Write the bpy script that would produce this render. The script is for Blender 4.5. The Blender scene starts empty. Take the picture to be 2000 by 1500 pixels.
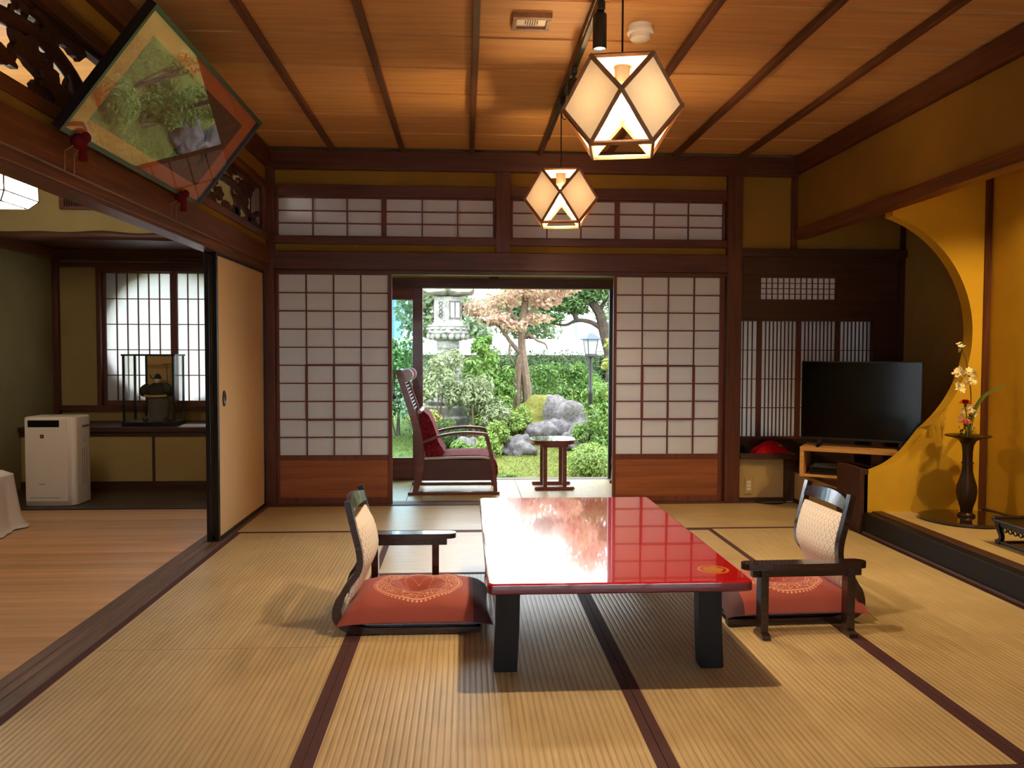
import bpy, bmesh, math, random
import numpy as np
from mathutils import Vector, Matrix, noise

random.seed(7)
SC = bpy.context.scene
COL = SC.collection
PI = math.pi

# ------------------------------------------------------------------ camera, world, exposure
CAM_YAW, CAM_PITCH, CAM_ROLL, CAM_H, CAM_F = 0.0576, 0.0387, 0.0029, 1.08, 1585.1
_f = Vector((math.sin(CAM_YAW) * math.cos(CAM_PITCH), math.cos(CAM_YAW) * math.cos(CAM_PITCH), -math.sin(CAM_PITCH)))
_r = Vector((math.cos(CAM_YAW), -math.sin(CAM_YAW), 0))
_u = _r.cross(_f)
_c, _s = math.cos(CAM_ROLL), math.sin(CAM_ROLL)
_r2, _u2 = _c * _r + _s * _u, -_s * _r + _c * _u
cam_data = bpy.data.cameras.new('camera')
cam_data.sensor_width = 36
cam_data.lens = CAM_F * 36 / 2000
cam_data.clip_start = 0.05
cam = bpy.data.objects.new('camera', cam_data)
COL.objects.link(cam)
cam.matrix_world = Matrix(((_r2.x, _u2.x, -_f.x, 0), (_r2.y, _u2.y, -_f.y, 0), (_r2.z, _u2.z, -_f.z, CAM_H), (0, 0, 0, 1)))
SC.camera = cam

world = bpy.data.worlds.new('overcast_sky')
SC.world = world
world.use_nodes = True
wn = world.node_tree.nodes
wn['Background'].inputs[0].default_value = (0.86, 0.94, 1.0, 1)
wn['Background'].inputs[1].default_value = 7.5

SC.view_settings.view_transform = 'Standard'
SC.view_settings.look = 'None'
SC.view_settings.exposure = 0.3
SC.view_settings.gamma = 1.0
SC.view_settings.use_curve_mapping = False
SC.cycles.use_denoising = True
SC.cycles.use_adaptive_sampling = True
SC.cycles.adaptive_threshold = 0.02
SC.cycles.use_light_tree = False
SC.cycles.max_bounces = 7
SC.cycles.diffuse_bounces = 4
SC.cycles.glossy_bounces = 4
SC.cycles.transparent_max_bounces = 16
SC.cycles.caustics_reflective = False
SC.cycles.caustics_refractive = False
SC.cycles.sample_clamp_indirect = 6.0

BULB = 480.0          # radiance of the pendant bulbs
WARM = (1.0, 0.62, 0.29)
WARM2 = (1.0, 0.74, 0.46)

# ------------------------------------------------------------------ materials
def srgb(*c):
    return tuple(((v / 255) / 12.92 if v / 255 <= 0.04045 else ((v / 255 + 0.055) / 1.055) ** 2.4) for v in c)

MATS = {}
def new_mat(name):
    m = bpy.data.materials.new(name)
    m.use_nodes = True
    nt = m.node_tree
    return m, nt, nt.nodes['Principled BSDF']

def node(nt, typ, **kw):
    n = nt.nodes.new(typ)
    for k, v in kw.items():
        setattr(n, k, v)
    return n

def ramp(nt, fac, stops, interp='LINEAR'):
    n = node(nt, 'ShaderNodeValToRGB')
    n.color_ramp.interpolation = interp
    el = n.color_ramp.elements
    while len(el) < len(stops):
        el.new(0.5)
    for e, (p, c) in zip(el, stops):
        e.position = p
        e.color = (*c, 1)
    nt.links.new(fac, n.inputs[0])
    return n.outputs[0]

def math_n(nt, op, a, b=None, c=None):
    n = node(nt, 'ShaderNodeMath', operation=op)
    for i, v in enumerate((a, b, c)):
        if v is None:
            continue
        if isinstance(v, (int, float)):
            n.inputs[i].default_value = v
        else:
            nt.links.new(v, n.inputs[i])
    return n.outputs[0]

def coords(nt, scale=(1, 1, 1), kind='Object'):
    t = node(nt, 'ShaderNodeTexCoord')
    mp = node(nt, 'ShaderNodeMapping')
    mp.inputs['Scale'].default_value = scale
    nt.links.new(t.outputs[kind], mp.inputs[0])
    return mp.outputs[0]

def noise_tex(nt, vec, scale, detail=4, rough=0.6):
    n = node(nt, 'ShaderNodeTexNoise')
    n.inputs['Scale'].default_value = scale
    n.inputs['Detail'].default_value = detail
    n.inputs['Roughness'].default_value = rough
    nt.links.new(vec, n.inputs['Vector'])
    return n.outputs['Fac']

def bump(nt, p, height, strength=0.2, dist=0.01):
    b = node(nt, 'ShaderNodeBump')
    b.inputs['Strength'].default_value = strength
    b.inputs['Distance'].default_value = dist
    nt.links.new(height, b.inputs['Height'])
    nt.links.new(b.outputs[0], p.inputs['Normal'])

def plain(name, col, rough=0.6, spec=0.5, var=0.0, vscale=8, metal=0.0, coat=0.0, bmp=0.0):
    m, nt, p = new_mat(name)
    p.inputs['Roughness'].default_value = rough
    p.inputs['Specular IOR Level'].default_value = spec
    p.inputs['Metallic'].default_value = metal
    p.inputs['Coat Weight'].default_value = coat
    p.inputs['Coat Roughness'].default_value = 0.03
    v = coords(nt)
    f = noise_tex(nt, v, vscale)
    a = tuple(max(0, x * (1 - var)) for x in col)
    b = tuple(min(1, x * (1 + var)) for x in col)
    nt.links.new(ramp(nt, f, [(0.3, a), (0.7, b)]), p.inputs['Base Color'])
    if bmp:
        bump(nt, p, noise_tex(nt, v, vscale * 6), bmp, 0.004)
    return m

def wood(name, c1, c2, axis=0, rough=0.45, scale=1.0, coat=0.0, spec=0.4, perobj=0.12):
    m, nt, p = new_mat(name)
    s = [14 * scale] * 3
    s[axis] = 0.9 * scale
    v = coords(nt, s)
    f = noise_tex(nt, v, 2.2, 6, 0.65)
    s2 = [60 * scale] * 3
    s2[axis] = 1.5 * scale
    f2 = noise_tex(nt, coords(nt, s2), 1.6, 3, 0.6)
    fac = math_n(nt, 'ADD', math_n(nt, 'MULTIPLY', f, 0.7), math_n(nt, 'MULTIPLY', f2, 0.3))
    col = ramp(nt, fac, [(0.36, c1), (0.64, c2)])
    oi = node(nt, 'ShaderNodeObjectInfo')
    hsv = node(nt, 'ShaderNodeHueSaturation')
    nt.links.new(math_n(nt, 'MULTIPLY_ADD', oi.outputs['Random'], 2 * perobj, 1 - perobj), hsv.inputs['Value'])
    nt.links.new(col, hsv.inputs['Color'])
    nt.links.new(hsv.outputs[0], p.inputs['Base Color'])
    p.inputs['Roughness'].default_value = rough
    p.inputs['Specular IOR Level'].default_value = spec
    p.inputs['Coat Weight'].default_value = coat
    p.inputs['Coat Roughness'].default_value = 0.05
    bump(nt, p, f2, 0.12, 0.003)
    return m

def paper(name, col, trans=0.5, fibre=0.04):
    m, nt, p = new_mat(name)
    nt.nodes.remove(p)
    out = nt.nodes['Material Output']
    f = noise_tex(nt, coords(nt, (1, 1, 6)), 9, 4)
    c = ramp(nt, f, [(0.3, tuple(x * (1 - fibre) for x in col)), (0.7, col)])
    d = node(nt, 'ShaderNodeBsdfDiffuse')
    t = node(nt, 'ShaderNodeBsdfTranslucent')
    mx = node(nt, 'ShaderNodeMixShader')
    mx.inputs[0].default_value = trans
    nt.links.new(c, d.inputs[0]); nt.links.new(c, t.inputs[0])
    nt.links.new(d.outputs[0], mx.inputs[1]); nt.links.new(t.outputs[0], mx.inputs[2])
    nt.links.new(mx.outputs[0], out.inputs[0])
    return m

def thin_glass(name, tint=(1, 1, 1), ior=1.5, rough=0.0):
    m, nt, p = new_mat(name)
    nt.nodes.remove(p)
    out = nt.nodes['Material Output']
    tr = node(nt, 'ShaderNodeBsdfTransparent'); tr.inputs[0].default_value = (*tint, 1)
    gl = node(nt, 'ShaderNodeBsdfGlossy'); gl.inputs['Roughness'].default_value = rough
    fr = node(nt, 'ShaderNodeFresnel'); fr.inputs[0].default_value = ior
    geo = node(nt, 'ShaderNodeNewGeometry')      # reflect once, on the way into the sheet
    mx = node(nt, 'ShaderNodeMixShader')
    nt.links.new(math_n(nt, 'MULTIPLY', fr.outputs[0], math_n(nt, 'SUBTRACT', 1.0, geo.outputs['Backfacing'])), mx.inputs[0])
    nt.links.new(tr.outputs[0], mx.inputs[1]); nt.links.new(gl.outputs[0], mx.inputs[2])
    nt.links.new(mx.outputs[0], out.inputs[0])
    return m

def emit(name, col, strength):
    m, nt, p = new_mat(name)
    p.inputs['Base Color'].default_value = (0.8, 0.8, 0.8, 1)
    p.inputs['Emission Color'].default_value = (*col, 1)
    p.inputs['Emission Strength'].default_value = strength
    return m

def leafmat(name, stops, trans=0.35, rough=0.5):
    stops = [tuple(v * 0.56 for v in c) for c in stops]
    m, nt, p = new_mat(name)
    nt.nodes.remove(p)
    out = nt.nodes['Material Output']
    g = node(nt, 'ShaderNodeNewGeometry')
    c = ramp(nt, g.outputs['Random Per Island'], [(i / max(1, len(stops) - 1), s) for i, s in enumerate(stops)])
    d = node(nt, 'ShaderNodeBsdfPrincipled')
    d.inputs['Roughness'].default_value = rough
    d.inputs['Specular IOR Level'].default_value = 0.3
    t = node(nt, 'ShaderNodeBsdfTranslucent')
    mx = node(nt, 'ShaderNodeMixShader'); mx.inputs[0].default_value = trans
    nt.links.new(c, d.inputs['Base Color']); nt.links.new(c, t.inputs[0])
    nt.links.new(d.outputs[0], mx.inputs[1]); nt.links.new(t.outputs[0], mx.inputs[2])
    nt.links.new(mx.outputs[0], out.inputs[0])
    return m

def tatami_mat(name='tatami_rush', rough=0.40, spec=0.5, bmp=0.42, amp=0.10):
    m, nt, p = new_mat(name)
    t = node(nt, 'ShaderNodeTexCoord')
    sep = node(nt, 'ShaderNodeSeparateXYZ')
    nt.links.new(t.outputs['Object'], sep.inputs[0])
    w = math_n(nt, 'SINE', math_n(nt, 'MULTIPLY', sep.outputs[0], 2 * PI / 0.0195))
    w = math_n(nt, 'SUBTRACT', 1.0, math_n(nt, 'POWER', math_n(nt, 'MULTIPLY_ADD', w, 0.5, 0.5), 3.0))
    f = noise_tex(nt, coords(nt, (90, 3, 1)), 1.0, 3)
    f2 = noise_tex(nt, coords(nt), 2.5, 3)
    fac = math_n(nt, 'ADD', math_n(nt, 'MULTIPLY', f, 0.55), math_n(nt, 'MULTIPLY', f2, 0.45))
    fac = math_n(nt, 'ADD', fac, math_n(nt, 'MULTIPLY', math_n(nt, 'SUBTRACT', w, 0.7), amp * 2))
    nt.links.new(ramp(nt, fac, [(0.28, srgb(160, 138, 96)), (0.7, srgb(206, 184, 138))]), p.inputs['Base Color'])
    p.inputs['Roughness'].default_value = rough
    p.inputs['Specular IOR Level'].default_value = spec
    bump(nt, p, w, bmp, 0.002)
    return m

def plaster(name, col, var=0.08):
    m, nt, p = new_mat(name)
    v = coords(nt)
    f = noise_tex(nt, v, 3, 5)
    nt.links.new(ramp(nt, f, [(0.3, tuple(x * (1 - var) for x in col)), (0.7, tuple(x * (1 + var) for x in col))]), p.inputs['Base Color'])
    p.inputs['Roughness'].default_value = 0.9
    p.inputs['Specular IOR Level'].default_value = 0.1
    bump(nt, p, noise_tex(nt, v, 160, 4), 0.25, 0.002)
    return m

def damask(name, c1, c2, scale):
    m, nt, p = new_mat(name)
    v = coords(nt)
    f = noise_tex(nt, v, scale, 2, 0.4)
    w = math_n(nt, 'FRACT', math_n(nt, 'MULTIPLY', f, 6))
    nt.links.new(ramp(nt, w, [(0.42, c1), (0.5, c2), (0.62, c2), (0.7, c1)]), p.inputs['Base Color'])
    p.inputs['Roughness'].default_value = 0.85
    p.inputs['Specular IOR Level'].default_value = 0.15
    return m

def lattice_fabric(name):
    # cream upholstery with small diamonds, each with a dot
    m, nt, p = new_mat(name)
    t = node(nt, 'ShaderNodeTexCoord')
    sep = node(nt, 'ShaderNodeSeparateXYZ')
    nt.links.new(t.outputs['Object'], sep.inputs[0])
    k = 1 / 0.026
    a = math_n(nt, 'MULTIPLY', math_n(nt, 'ADD', sep.outputs[1], math_n(nt, 'MULTIPLY', sep.outputs[2], 0.62)), k)
    b = math_n(nt, 'MULTIPLY', math_n(nt, 'SUBTRACT', sep.outputs[1], math_n(nt, 'MULTIPLY', sep.outputs[2], 0.62)), k)
    da = math_n(nt, 'ABSOLUTE', math_n(nt, 'SUBTRACT', math_n(nt, 'FRACT', a), 0.5))
    db = math_n(nt, 'ABSOLUTE', math_n(nt, 'SUBTRACT', math_n(nt, 'FRACT', b), 0.5))
    line = math_n(nt, 'GREATER_THAN', math_n(nt, 'MAXIMUM', da, db), 0.455)
    dot = math_n(nt, 'LESS_THAN', math_n(nt, 'MAXIMUM', da, db), 0.09)
    fac = math_n(nt, 'MAXIMUM', line, dot)
    nt.links.new(ramp(nt, fac, [(0.0, srgb(240, 234, 224)), (1.0, srgb(176, 160, 148))]), p.inputs['Base Color'])
    p.inputs['Roughness'].default_value = 0.8
    return m

def cushion_mat(name):
    # rust cotton, woven medallion on the top and a dark band along one end
    m, nt, p = new_mat(name)
    t = node(nt, 'ShaderNodeTexCoord')
    sep = node(nt, 'ShaderNodeSeparateXYZ')
    nt.links.new(t.outputs['Object'], sep.inputs[0])
    x, y, z = sep.outputs
    r = math_n(nt, 'SQRT', math_n(nt, 'ADD', math_n(nt, 'POWER', x, 2), math_n(nt, 'POWER', y, 2)))
    ang = math_n(nt, 'ARCTAN2', y, x)
    def band(a, b):
        return math_n(nt, 'MULTIPLY', math_n(nt, 'GREATER_THAN', r, a), math_n(nt, 'LESS_THAN', r, b))
    ring = math_n(nt, 'MAXIMUM', band(0.163, 0.169), band(0.112, 0.115))
    beads = math_n(nt, 'MULTIPLY', band(0.172, 0.180), math_n(nt, 'GREATER_THAN', math_n(nt, 'SINE', math_n(nt, 'MULTIPLY', ang, 64)), 0.0))
    nz = noise_tex(nt, coords(nt), 55, 1.5, 0.4)
    scroll = math_n(nt, 'MULTIPLY', band(0.118, 0.160), math_n(nt, 'LESS_THAN', math_n(nt, 'ABSOLUTE', math_n(nt, 'SUBTRACT', math_n(nt, 'FRACT', math_n(nt, 'MULTIPLY', nz, 5)), 0.5)), 0.16))
    petal = math_n(nt, 'ADD', 0.075, math_n(nt, 'MULTIPLY', math_n(nt, 'COSINE', math_n(nt, 'MULTIPLY', ang, 6)), 0.028))
    flower = math_n(nt, 'LESS_THAN', math_n(nt, 'ABSOLUTE', math_n(nt, 'SUBTRACT', r, petal)), 0.0022)
    flower2 = math_n(nt, 'LESS_THAN', math_n(nt, 'ABSOLUTE', math_n(nt, 'SUBTRACT', r, math_n(nt, 'MULTIPLY', petal, 0.55))), 0.002)
    fac = math_n(nt, 'MAXIMUM', math_n(nt, 'MAXIMUM', ring, beads), math_n(nt, 'MAXIMUM', scroll, math_n(nt, 'MULTIPLY', flower, 0.6)))
    top = math_n(nt, 'GREATER_THAN', z, 0.02)
    fac = math_n(nt, 'MULTIPLY', fac, top)
    end = math_n(nt, 'GREATER_THAN', x, 0.222)
    base = node(nt, 'ShaderNodeMix', data_type='RGBA')
    base.inputs['A'].default_value = (*srgb(152, 66, 52), 1)
    base.inputs['B'].default_value = (*srgb(74, 36, 44), 1)
    nt.links.new(end, base.inputs['Factor'])
    mx = node(nt, 'ShaderNodeMix', data_type='RGBA')
    nt.links.new(base.outputs['Result'], mx.inputs['A'])
    mx.inputs['B'].default_value = (*srgb(222, 160, 126), 1)
    nt.links.new(fac, mx.inputs['Factor'])
    nt.links.new(mx.outputs['Result'], p.inputs['Base Color'])
    p.inputs['Roughness'].default_value = 0.75
    p.inputs['Sheen Weight'].default_value = 0.15
    bump(nt, p, noise_tex(nt, coords(nt, (1, 1, 1)), 300, 2), 0.15, 0.001)
    return m

def stone(name, c1, c2, moss=None, moss_x=None):
    c1, c2 = (tuple(v * 0.6 for v in c) for c in (c1, c2))
    if moss:
        moss = [tuple(v * 0.6 for v in c) for c in moss]
    m, nt, p = new_mat(name)
    v = coords(nt)
    f = noise_tex(nt, v, 7, 8, 0.75)
    col = ramp(nt, f, [(0.36, tuple(0.6 * q for q in c1)), (0.62, c2)])
    if moss:
        g = node(nt, 'ShaderNodeSeparateXYZ')
        t = node(nt, 'ShaderNodeTexCoord')
        nt.links.new(t.outputs['Object'], g.inputs[0])
        n2 = noise_tex(nt, v, 3.0, 4)
        val = math_n(nt, 'ADD', math_n(nt, 'MULTIPLY', g.outputs[0], moss_x[0]), math_n(nt, 'MULTIPLY', g.outputs[2], moss_x[1]))
        val = math_n(nt, 'ADD', val, math_n(nt, 'MULTIPLY', n2, 0.9))
        fac = math_n(nt, 'GREATER_THAN', val, moss_x[2])
        mx = node(nt, 'ShaderNodeMix', data_type='RGBA')
        nt.links.new(fac, mx.inputs['Factor'])
        nt.links.new(col, mx.inputs['A'])
        nt.links.new(ramp(nt, noise_tex(nt, v, 30, 3), [(0.3, moss[0]), (0.7, moss[1])]), mx.inputs['B'])
        col = mx.outputs['Result']
    nt.links.new(col, p.inputs['Base Color'])
    p.inputs['Roughness'].default_value = 0.85
    bump(nt, p, noise_tex(nt, v, 22, 6), 0.5, 0.03)
    return m

K = MATS
K['post'] = wood('dark_post_wood', srgb(68, 34, 22), srgb(104, 56, 34), 2, 0.42)
K['beamx'] = wood('dark_beam_wood_across', srgb(66, 33, 22), srgb(100, 54, 34), 0, 0.42)
K['beamy'] = wood('dark_beam_wood_along', srgb(84, 44, 26), srgb(128, 74, 42), 1, 0.40)
K['toprail'] = wood('brown_cornice_wood', srgb(72, 38, 26), srgb(104, 58, 38), 1, 0.45)
K['batten'] = wood('ceiling_batten_wood', srgb(78, 46, 30), srgb(110, 68, 46), 1, 0.5)
K['plank'] = wood('cedar_ceiling_wood', srgb(186, 136, 78), srgb(210, 162, 100), 0, 0.6, 0.8, perobj=0.05)
K['kumiko'] = wood('lattice_wood', srgb(92, 46, 32), srgb(120, 64, 44), 2, 0.5)
K['skirt'] = wood('shoji_base_board_wood', srgb(126, 70, 36), srgb(170, 104, 56), 0, 0.5, 0.5)
K['nookwood'] = wood('alcove_dark_wood', srgb(50, 27, 19), srgb(74, 42, 28), 0, 0.5)
K['plaster'] = plaster('ochre_plaster', srgb(150, 114, 48))
K['plaster_gold'] = plaster('golden_alcove_plaster', srgb(208, 164, 48))
K['plaster_olive'] = plaster('olive_side_room_plaster', srgb(138, 124, 82))
K['plaster_mustard'] = plaster('mustard_side_room_plaster', srgb(160, 132, 78))
K['beige'] = plaster('beige_plaster', srgb(176, 150, 104))
K['shoji'] = paper('shoji_paper', (0.82, 0.82, 0.82), 0.27)
K['shoji_thin'] = paper('thin_shoji_paper', (0.86, 0.87, 0.88), 0.60)
K['lampaper'] = paper('lampshade_paper', (0.86, 0.76, 0.58), 0.034)
K['fusuma'] = plain('fusuma_paper', srgb(214, 180, 132), 0.75, 0.2, 0.04, 3)
K['blackframe'] = plain('black_lacquer_frame', srgb(22, 18, 18), 0.3, 0.5, 0.1)
K['silllacquer'] = plain('dark_brown_black_lacquer', srgb(22, 17, 15), 0.5, 0.2, 0.1)
K['tatami'] = tatami_mat()
K['tatami_cross'] = tatami_mat('tatami_rush_cross', 0.36, 0.5, 0.10, 0.05)
K['border'] = plain('tatami_border_cloth', srgb(78, 50, 52), 0.7, 0.2, 0.08, 60)
K['sill'] = wood('worn_threshold_wood', srgb(74, 52, 40), srgb(122, 94, 76), 1, 0.5, 1.3)
K['sillx'] = wood('worn_back_threshold_wood', srgb(74, 52, 40), srgb(112, 84, 66), 0, 0.5, 1.3)
K['board'] = wood('pale_floorboard_wood', srgb(190, 146, 102), srgb(218, 176, 130), 0, 0.40, 0.6, perobj=0.15)
K['verandamat'] = K['tatami']
K['darkboard'] = wood('dark_alcove_floor_wood', srgb(46, 34, 28), srgb(72, 54, 44), 0, 0.35)
K['red'] = plain('red_lacquer', srgb(190, 4, 18), 0.12, 0.5, 0.03, 3, coat=1.0)
K['red'].node_tree.nodes['Principled BSDF'].inputs['Coat IOR'].default_value = 1.9
K['rededge'] = plain('dark_red_lacquer_edge', srgb(110, 8, 16), 0.3, 0.5, 0.05, coat=0.4)
K['blackleg'] = wood('black_stained_leg_wood', srgb(12, 11, 13), srgb(26, 23, 25), 2, 0.45, spec=0.25)
K['gold'] = plain('gold_lacquer', srgb(224, 150, 40), 0.3, 0.5, 0.08, 40, metal=0.5, coat=0.5)
K['darkwood'] = wood('dark_polished_chair_wood', srgb(30, 18, 17), srgb(56, 32, 28), 0, 0.22, coat=0.4)
K['lattice'] = lattice_fabric('cream_lattice_fabric')
K['cushion'] = cushion_mat('rust_cushion_fabric')
K['rocker'] = wood('reddish_rocker_wood', srgb(84, 34, 26), srgb(124, 58, 42), 0, 0.3, coat=0.3)
K['leather'] = plain('brown_leather', srgb(74, 34, 28), 0.4, 0.5, 0.1, 20)
K['damask'] = damask('crimson_damask', srgb(104, 16, 30), srgb(158, 62, 70), 34)
K['piping'] = plain('pale_grey_piping', srgb(190, 186, 192), 0.5)
K['cord'] = plain('black_cord', srgb(16, 14, 14), 0.6)
K['blackmetal'] = plain('black_metal', srgb(20, 19, 19), 0.4, 0.5, 0.05)
K['blackplastic'] = plain('black_plastic', srgb(14, 14, 16), 0.3)
K['screen'] = plain('dark_screen_glass', srgb(6, 8, 9), 0.12, 0.3)
K['tvwood'] = wood('pale_tv_stand_wood', srgb(196, 140, 74), srgb(222, 170, 100), 0, 0.5)
K['white'] = plain('white_plastic', srgb(226, 220, 208), 0.4, 0.5, 0.02)
K['cream'] = plain('cream_socket', srgb(236, 226, 204), 0.5)
K['lampframe'] = wood('lamp_frame_wood', srgb(122, 84, 56), srgb(150, 108, 74), 2, 0.5)
K['bulb'] = emit('lit_bulb', WARM, BULB)
K['linen'] = plain('white_linen', srgb(224, 218, 210), 0.85, 0.1, 0.02)
K['bronze'] = plain('dark_bronze', srgb(58, 42, 34), 0.35, 0.5, 0.2, 20, metal=0.6)
K['lacqboard'] = plain('brown_lacquer_board', srgb(46, 28, 18), 0.12, 0.5, 0.2, 4, coat=1.0)
K['glass'] = thin_glass('window_glass', (0.76, 0.91, 0.95))
K['caseglass'] = thin_glass('display_case_glass', (0.92, 0.92, 0.90))
K['glaze'] = thin_glass('picture_glazing', (0.97, 0.97, 0.97), 1.75)
K['matboard'] = plain('orange_brown_mount', srgb(206, 128, 84), 0.8, 0.1, 0.04)
K['painting'] = damask('brown_painting_silk', srgb(112, 84, 66), srgb(122, 96, 74), 5)
K['inkleaf'] = plain('painted_dark_leaf', srgb(46, 48, 40), 0.8, 0.1)
K['crimson'] = plain('crimson_pad_cloth', srgb(96, 18, 24), 0.8, 0.1, 0.1)
K['cordred'] = plain('faded_red_cord', srgb(150, 92, 70), 0.8)
K['carving'] = wood('carved_transom_wood', srgb(52, 28, 20), srgb(86, 50, 34), 0, 0.5)
K['redcloth'] = plain('scarlet_cloth', srgb(176, 16, 22), 0.8, 0.1, 0.06)
K['goldleaf'] = plain('gold_leaf_board', srgb(206, 164, 96), 0.5, 0.4, 0.06)
K['doll'] = plain('dark_robe_cloth', srgb(52, 54, 46), 0.8, 0.1, 0.2, 30)
K['dollgrey'] = plain('grey_hakama_cloth', srgb(104, 96, 86), 0.8, 0.1, 0.15, 30)
K['skin'] = plain('doll_face', srgb(226, 204, 180), 0.6)
K['frost'] = emit('lit_spot_lens', (1.0, 0.86, 0.66), 6.0)
K['roomlamp'] = emit('lit_white_shade', (1.0, 0.93, 0.82), 16.0)

# ------------------------------------------------------------------ builders
ORG = Vector((0, 0, 0))
_cache = {}

def link(name, me, mat, par, loc):
    o = bpy.data.objects.new(name, me)
    COL.objects.link(o)
    if mat is not None and not me.materials:
        me.materials.append(K[mat] if isinstance(mat, str) else mat)
    o.location = loc
    if par is not None:
        o.parent = par
    return o

def box(name, a, b, mat, par=None, bev=0.0, rot=None):
    d = tuple(round(abs(b[i] - a[i]), 5) for i in range(3))
    key = (d, mat, bev)
    me = _cache.get(key)
    if me is None:
        bm = bmesh.new()
        bmesh.ops.create_cube(bm, size=1)
        bmesh.ops.scale(bm, vec=d, verts=bm.verts)
        if bev:
            bmesh.ops.bevel(bm, geom=bm.edges[:], offset=min(bev, min(d) * 0.45), segments=2, profile=0.6, affect='EDGES')
        me = bpy.data.meshes.new(name)
        bm.to_mesh(me); bm.free()
        _cache[key] = me
    c = Vector([(a[i] + b[i]) / 2 for i in range(3)]) - ORG
    o = link(name, me, mat, par, c)
    if rot:
        o.rotation_euler = rot
    return o

def raw(name, vf, mat, par=None, smooth=True, angle=40, org=None):
    v, f = vf
    o = Vector(org) if org is not None else ORG
    v = np.asarray(v, dtype=float) - np.array(o)
    me = bpy.data.meshes.new(name)
    me.from_pydata([tuple(x) for x in v], [], f)
    me.validate(); me.update()
    if smooth:
        me.polygons.foreach_set('use_smooth', [True] * len(me.polygons))
        me.set_sharp_from_angle(angle=math.radians(angle))
    return link(name, me, mat, par, o - ORG)

def join(*parts):
    V, F = [], []
    for v, f in parts:
        n = len(V)
        V += [tuple(x) for x in v]
        F += [tuple(i + n for i in q) for q in f]
    return V, F

def xf(vf, M):
    return [tuple(M @ Vector(x)) for x in vf[0]], vf[1]

def bx(a, b):
    x0, y0, z0 = a; x1, y1, z1 = b
    return ([(x0, y0, z0), (x1, y0, z0), (x1, y1, z0), (x0, y1, z0), (x0, y0, z1), (x1, y0, z1), (x1, y1, z1), (x0, y1, z1)],
            [(3, 2, 1, 0), (4, 5, 6, 7), (0, 1, 5, 4), (1, 2, 6, 5), (2, 3, 7, 6), (3, 0, 4, 7)])

def spline(pts, n=6):
    pts = [Vector(p) for p in pts]
    out = []
    for i in range(len(pts) - 1):
        p0 = pts[max(i - 1, 0)]; p1 = pts[i]; p2 = pts[i + 1]; p3 = pts[min(i + 2, len(pts) - 1)]
        for k in range(n):
            t = k / n
            out.append(0.5 * ((2 * p1) + (p2 - p0) * t + (2 * p0 - 5 * p1 + 4 * p2 - p3) * t * t + (3 * p1 - p0 - 3 * p2 + p3) * t ** 3))
    out.append(pts[-1])
    return out

def tube(path, r, n=8, sx=1.0):
    path = [Vector(p) for p in path]
    V, F = [], []
    m = len(path)
    up = Vector((0, 0, 1))
    prev = None
    for i, p in enumerate(path):
        t = (path[min(i + 1, m - 1)] - path[max(i - 1, 0)]).normalized()
        if prev is None:
            a = up if abs(t.z) < 0.9 else Vector((1, 0, 0))
            s = t.cross(a).normalized()
        else:
            s = (prev - t * prev.dot(t)).normalized()
        prev = s
        w = t.cross(s)
        rr = r[i] if isinstance(r, (list, tuple)) else r
        for k in range(n):
            q = 2 * PI * k / n
            V.append(tuple(p + s * math.cos(q) * rr * sx + w * math.sin(q) * rr))
    for i in range(m - 1):
        for k in range(n):
            F.append((i * n + k, i * n + (k + 1) % n, (i + 1) * n + (k + 1) % n, (i + 1) * n + k))
    F.append(tuple(range(n))[::-1])
    F.append(tuple(range((m - 1) * n, m * n)))
    return V, F

def ribbon(path, side, w, t):
    """rectangular bar swept along a path; side = constant width direction"""
    path = [Vector(p) for p in path]
    side = Vector(side).normalized()
    V, F = [], []
    m = len(path)
    for i, p in enumerate(path):
        d = (path[min(i + 1, m - 1)] - path[max(i - 1, 0)]).normalized()
        nrm = side.cross(d).normalized()
        ww = w[i] if isinstance(w, (list, tuple)) else w
        tt = t[i] if isinstance(t, (list, tuple)) else t
        for a, b in ((-1, -1), (1, -1), (1, 1), (-1, 1)):
            V.append(tuple(p + side * a * ww / 2 + nrm * b * tt / 2))
    for i in range(m - 1):
        for k in range(4):
            F.append((i * 4 + k, i * 4 + (k + 1) % 4, i * 4 + 4 + (k + 1) % 4, i * 4 + 4 + k))
    F.append((3, 2, 1, 0)); F.append(tuple(range(4 * m - 4, 4 * m)))
    return V, F

def lathe(prof, n=24, c=(0, 0, 0), phase=0.0, sx=1, sy=1):
    V, F = [], []
    for r, z in prof:
        for k in range(n):
            q = phase + 2 * PI * k / n
            V.append((c[0] + r * math.cos(q) * sx, c[1] + r * math.sin(q) * sy, c[2] + z))
    m = len(prof)
    for i in range(m - 1):
        for k in range(n):
            F.append((i * n + k, i * n + (k + 1) % n, (i + 1) * n + (k + 1) % n, (i + 1) * n + k))
    F.append(tuple(range(n))[::-1]); F.append(tuple(range((m - 1) * n, m * n)))
    return V, F

def prism(poly, axis, a, b):
    """extrude a 2D polygon along axis: 'x' -> (y,z), 'y' -> (x,z), 'z' -> (x,y)"""
    def P(p, t):
        return {'x': (t, p[0], p[1]), 'y': (p[0], t, p[1]), 'z': (p[0], p[1], t)}[axis]
    n = len(poly)
    V = [P(p, a) for p in poly] + [P(p, b) for p in poly]
    F = [tuple(range(n))[::-1], tuple(range(n, 2 * n))] + [(i, (i + 1) % n, n + (i + 1) % n, n + i) for i in range(n)]
    return V, F

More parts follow.
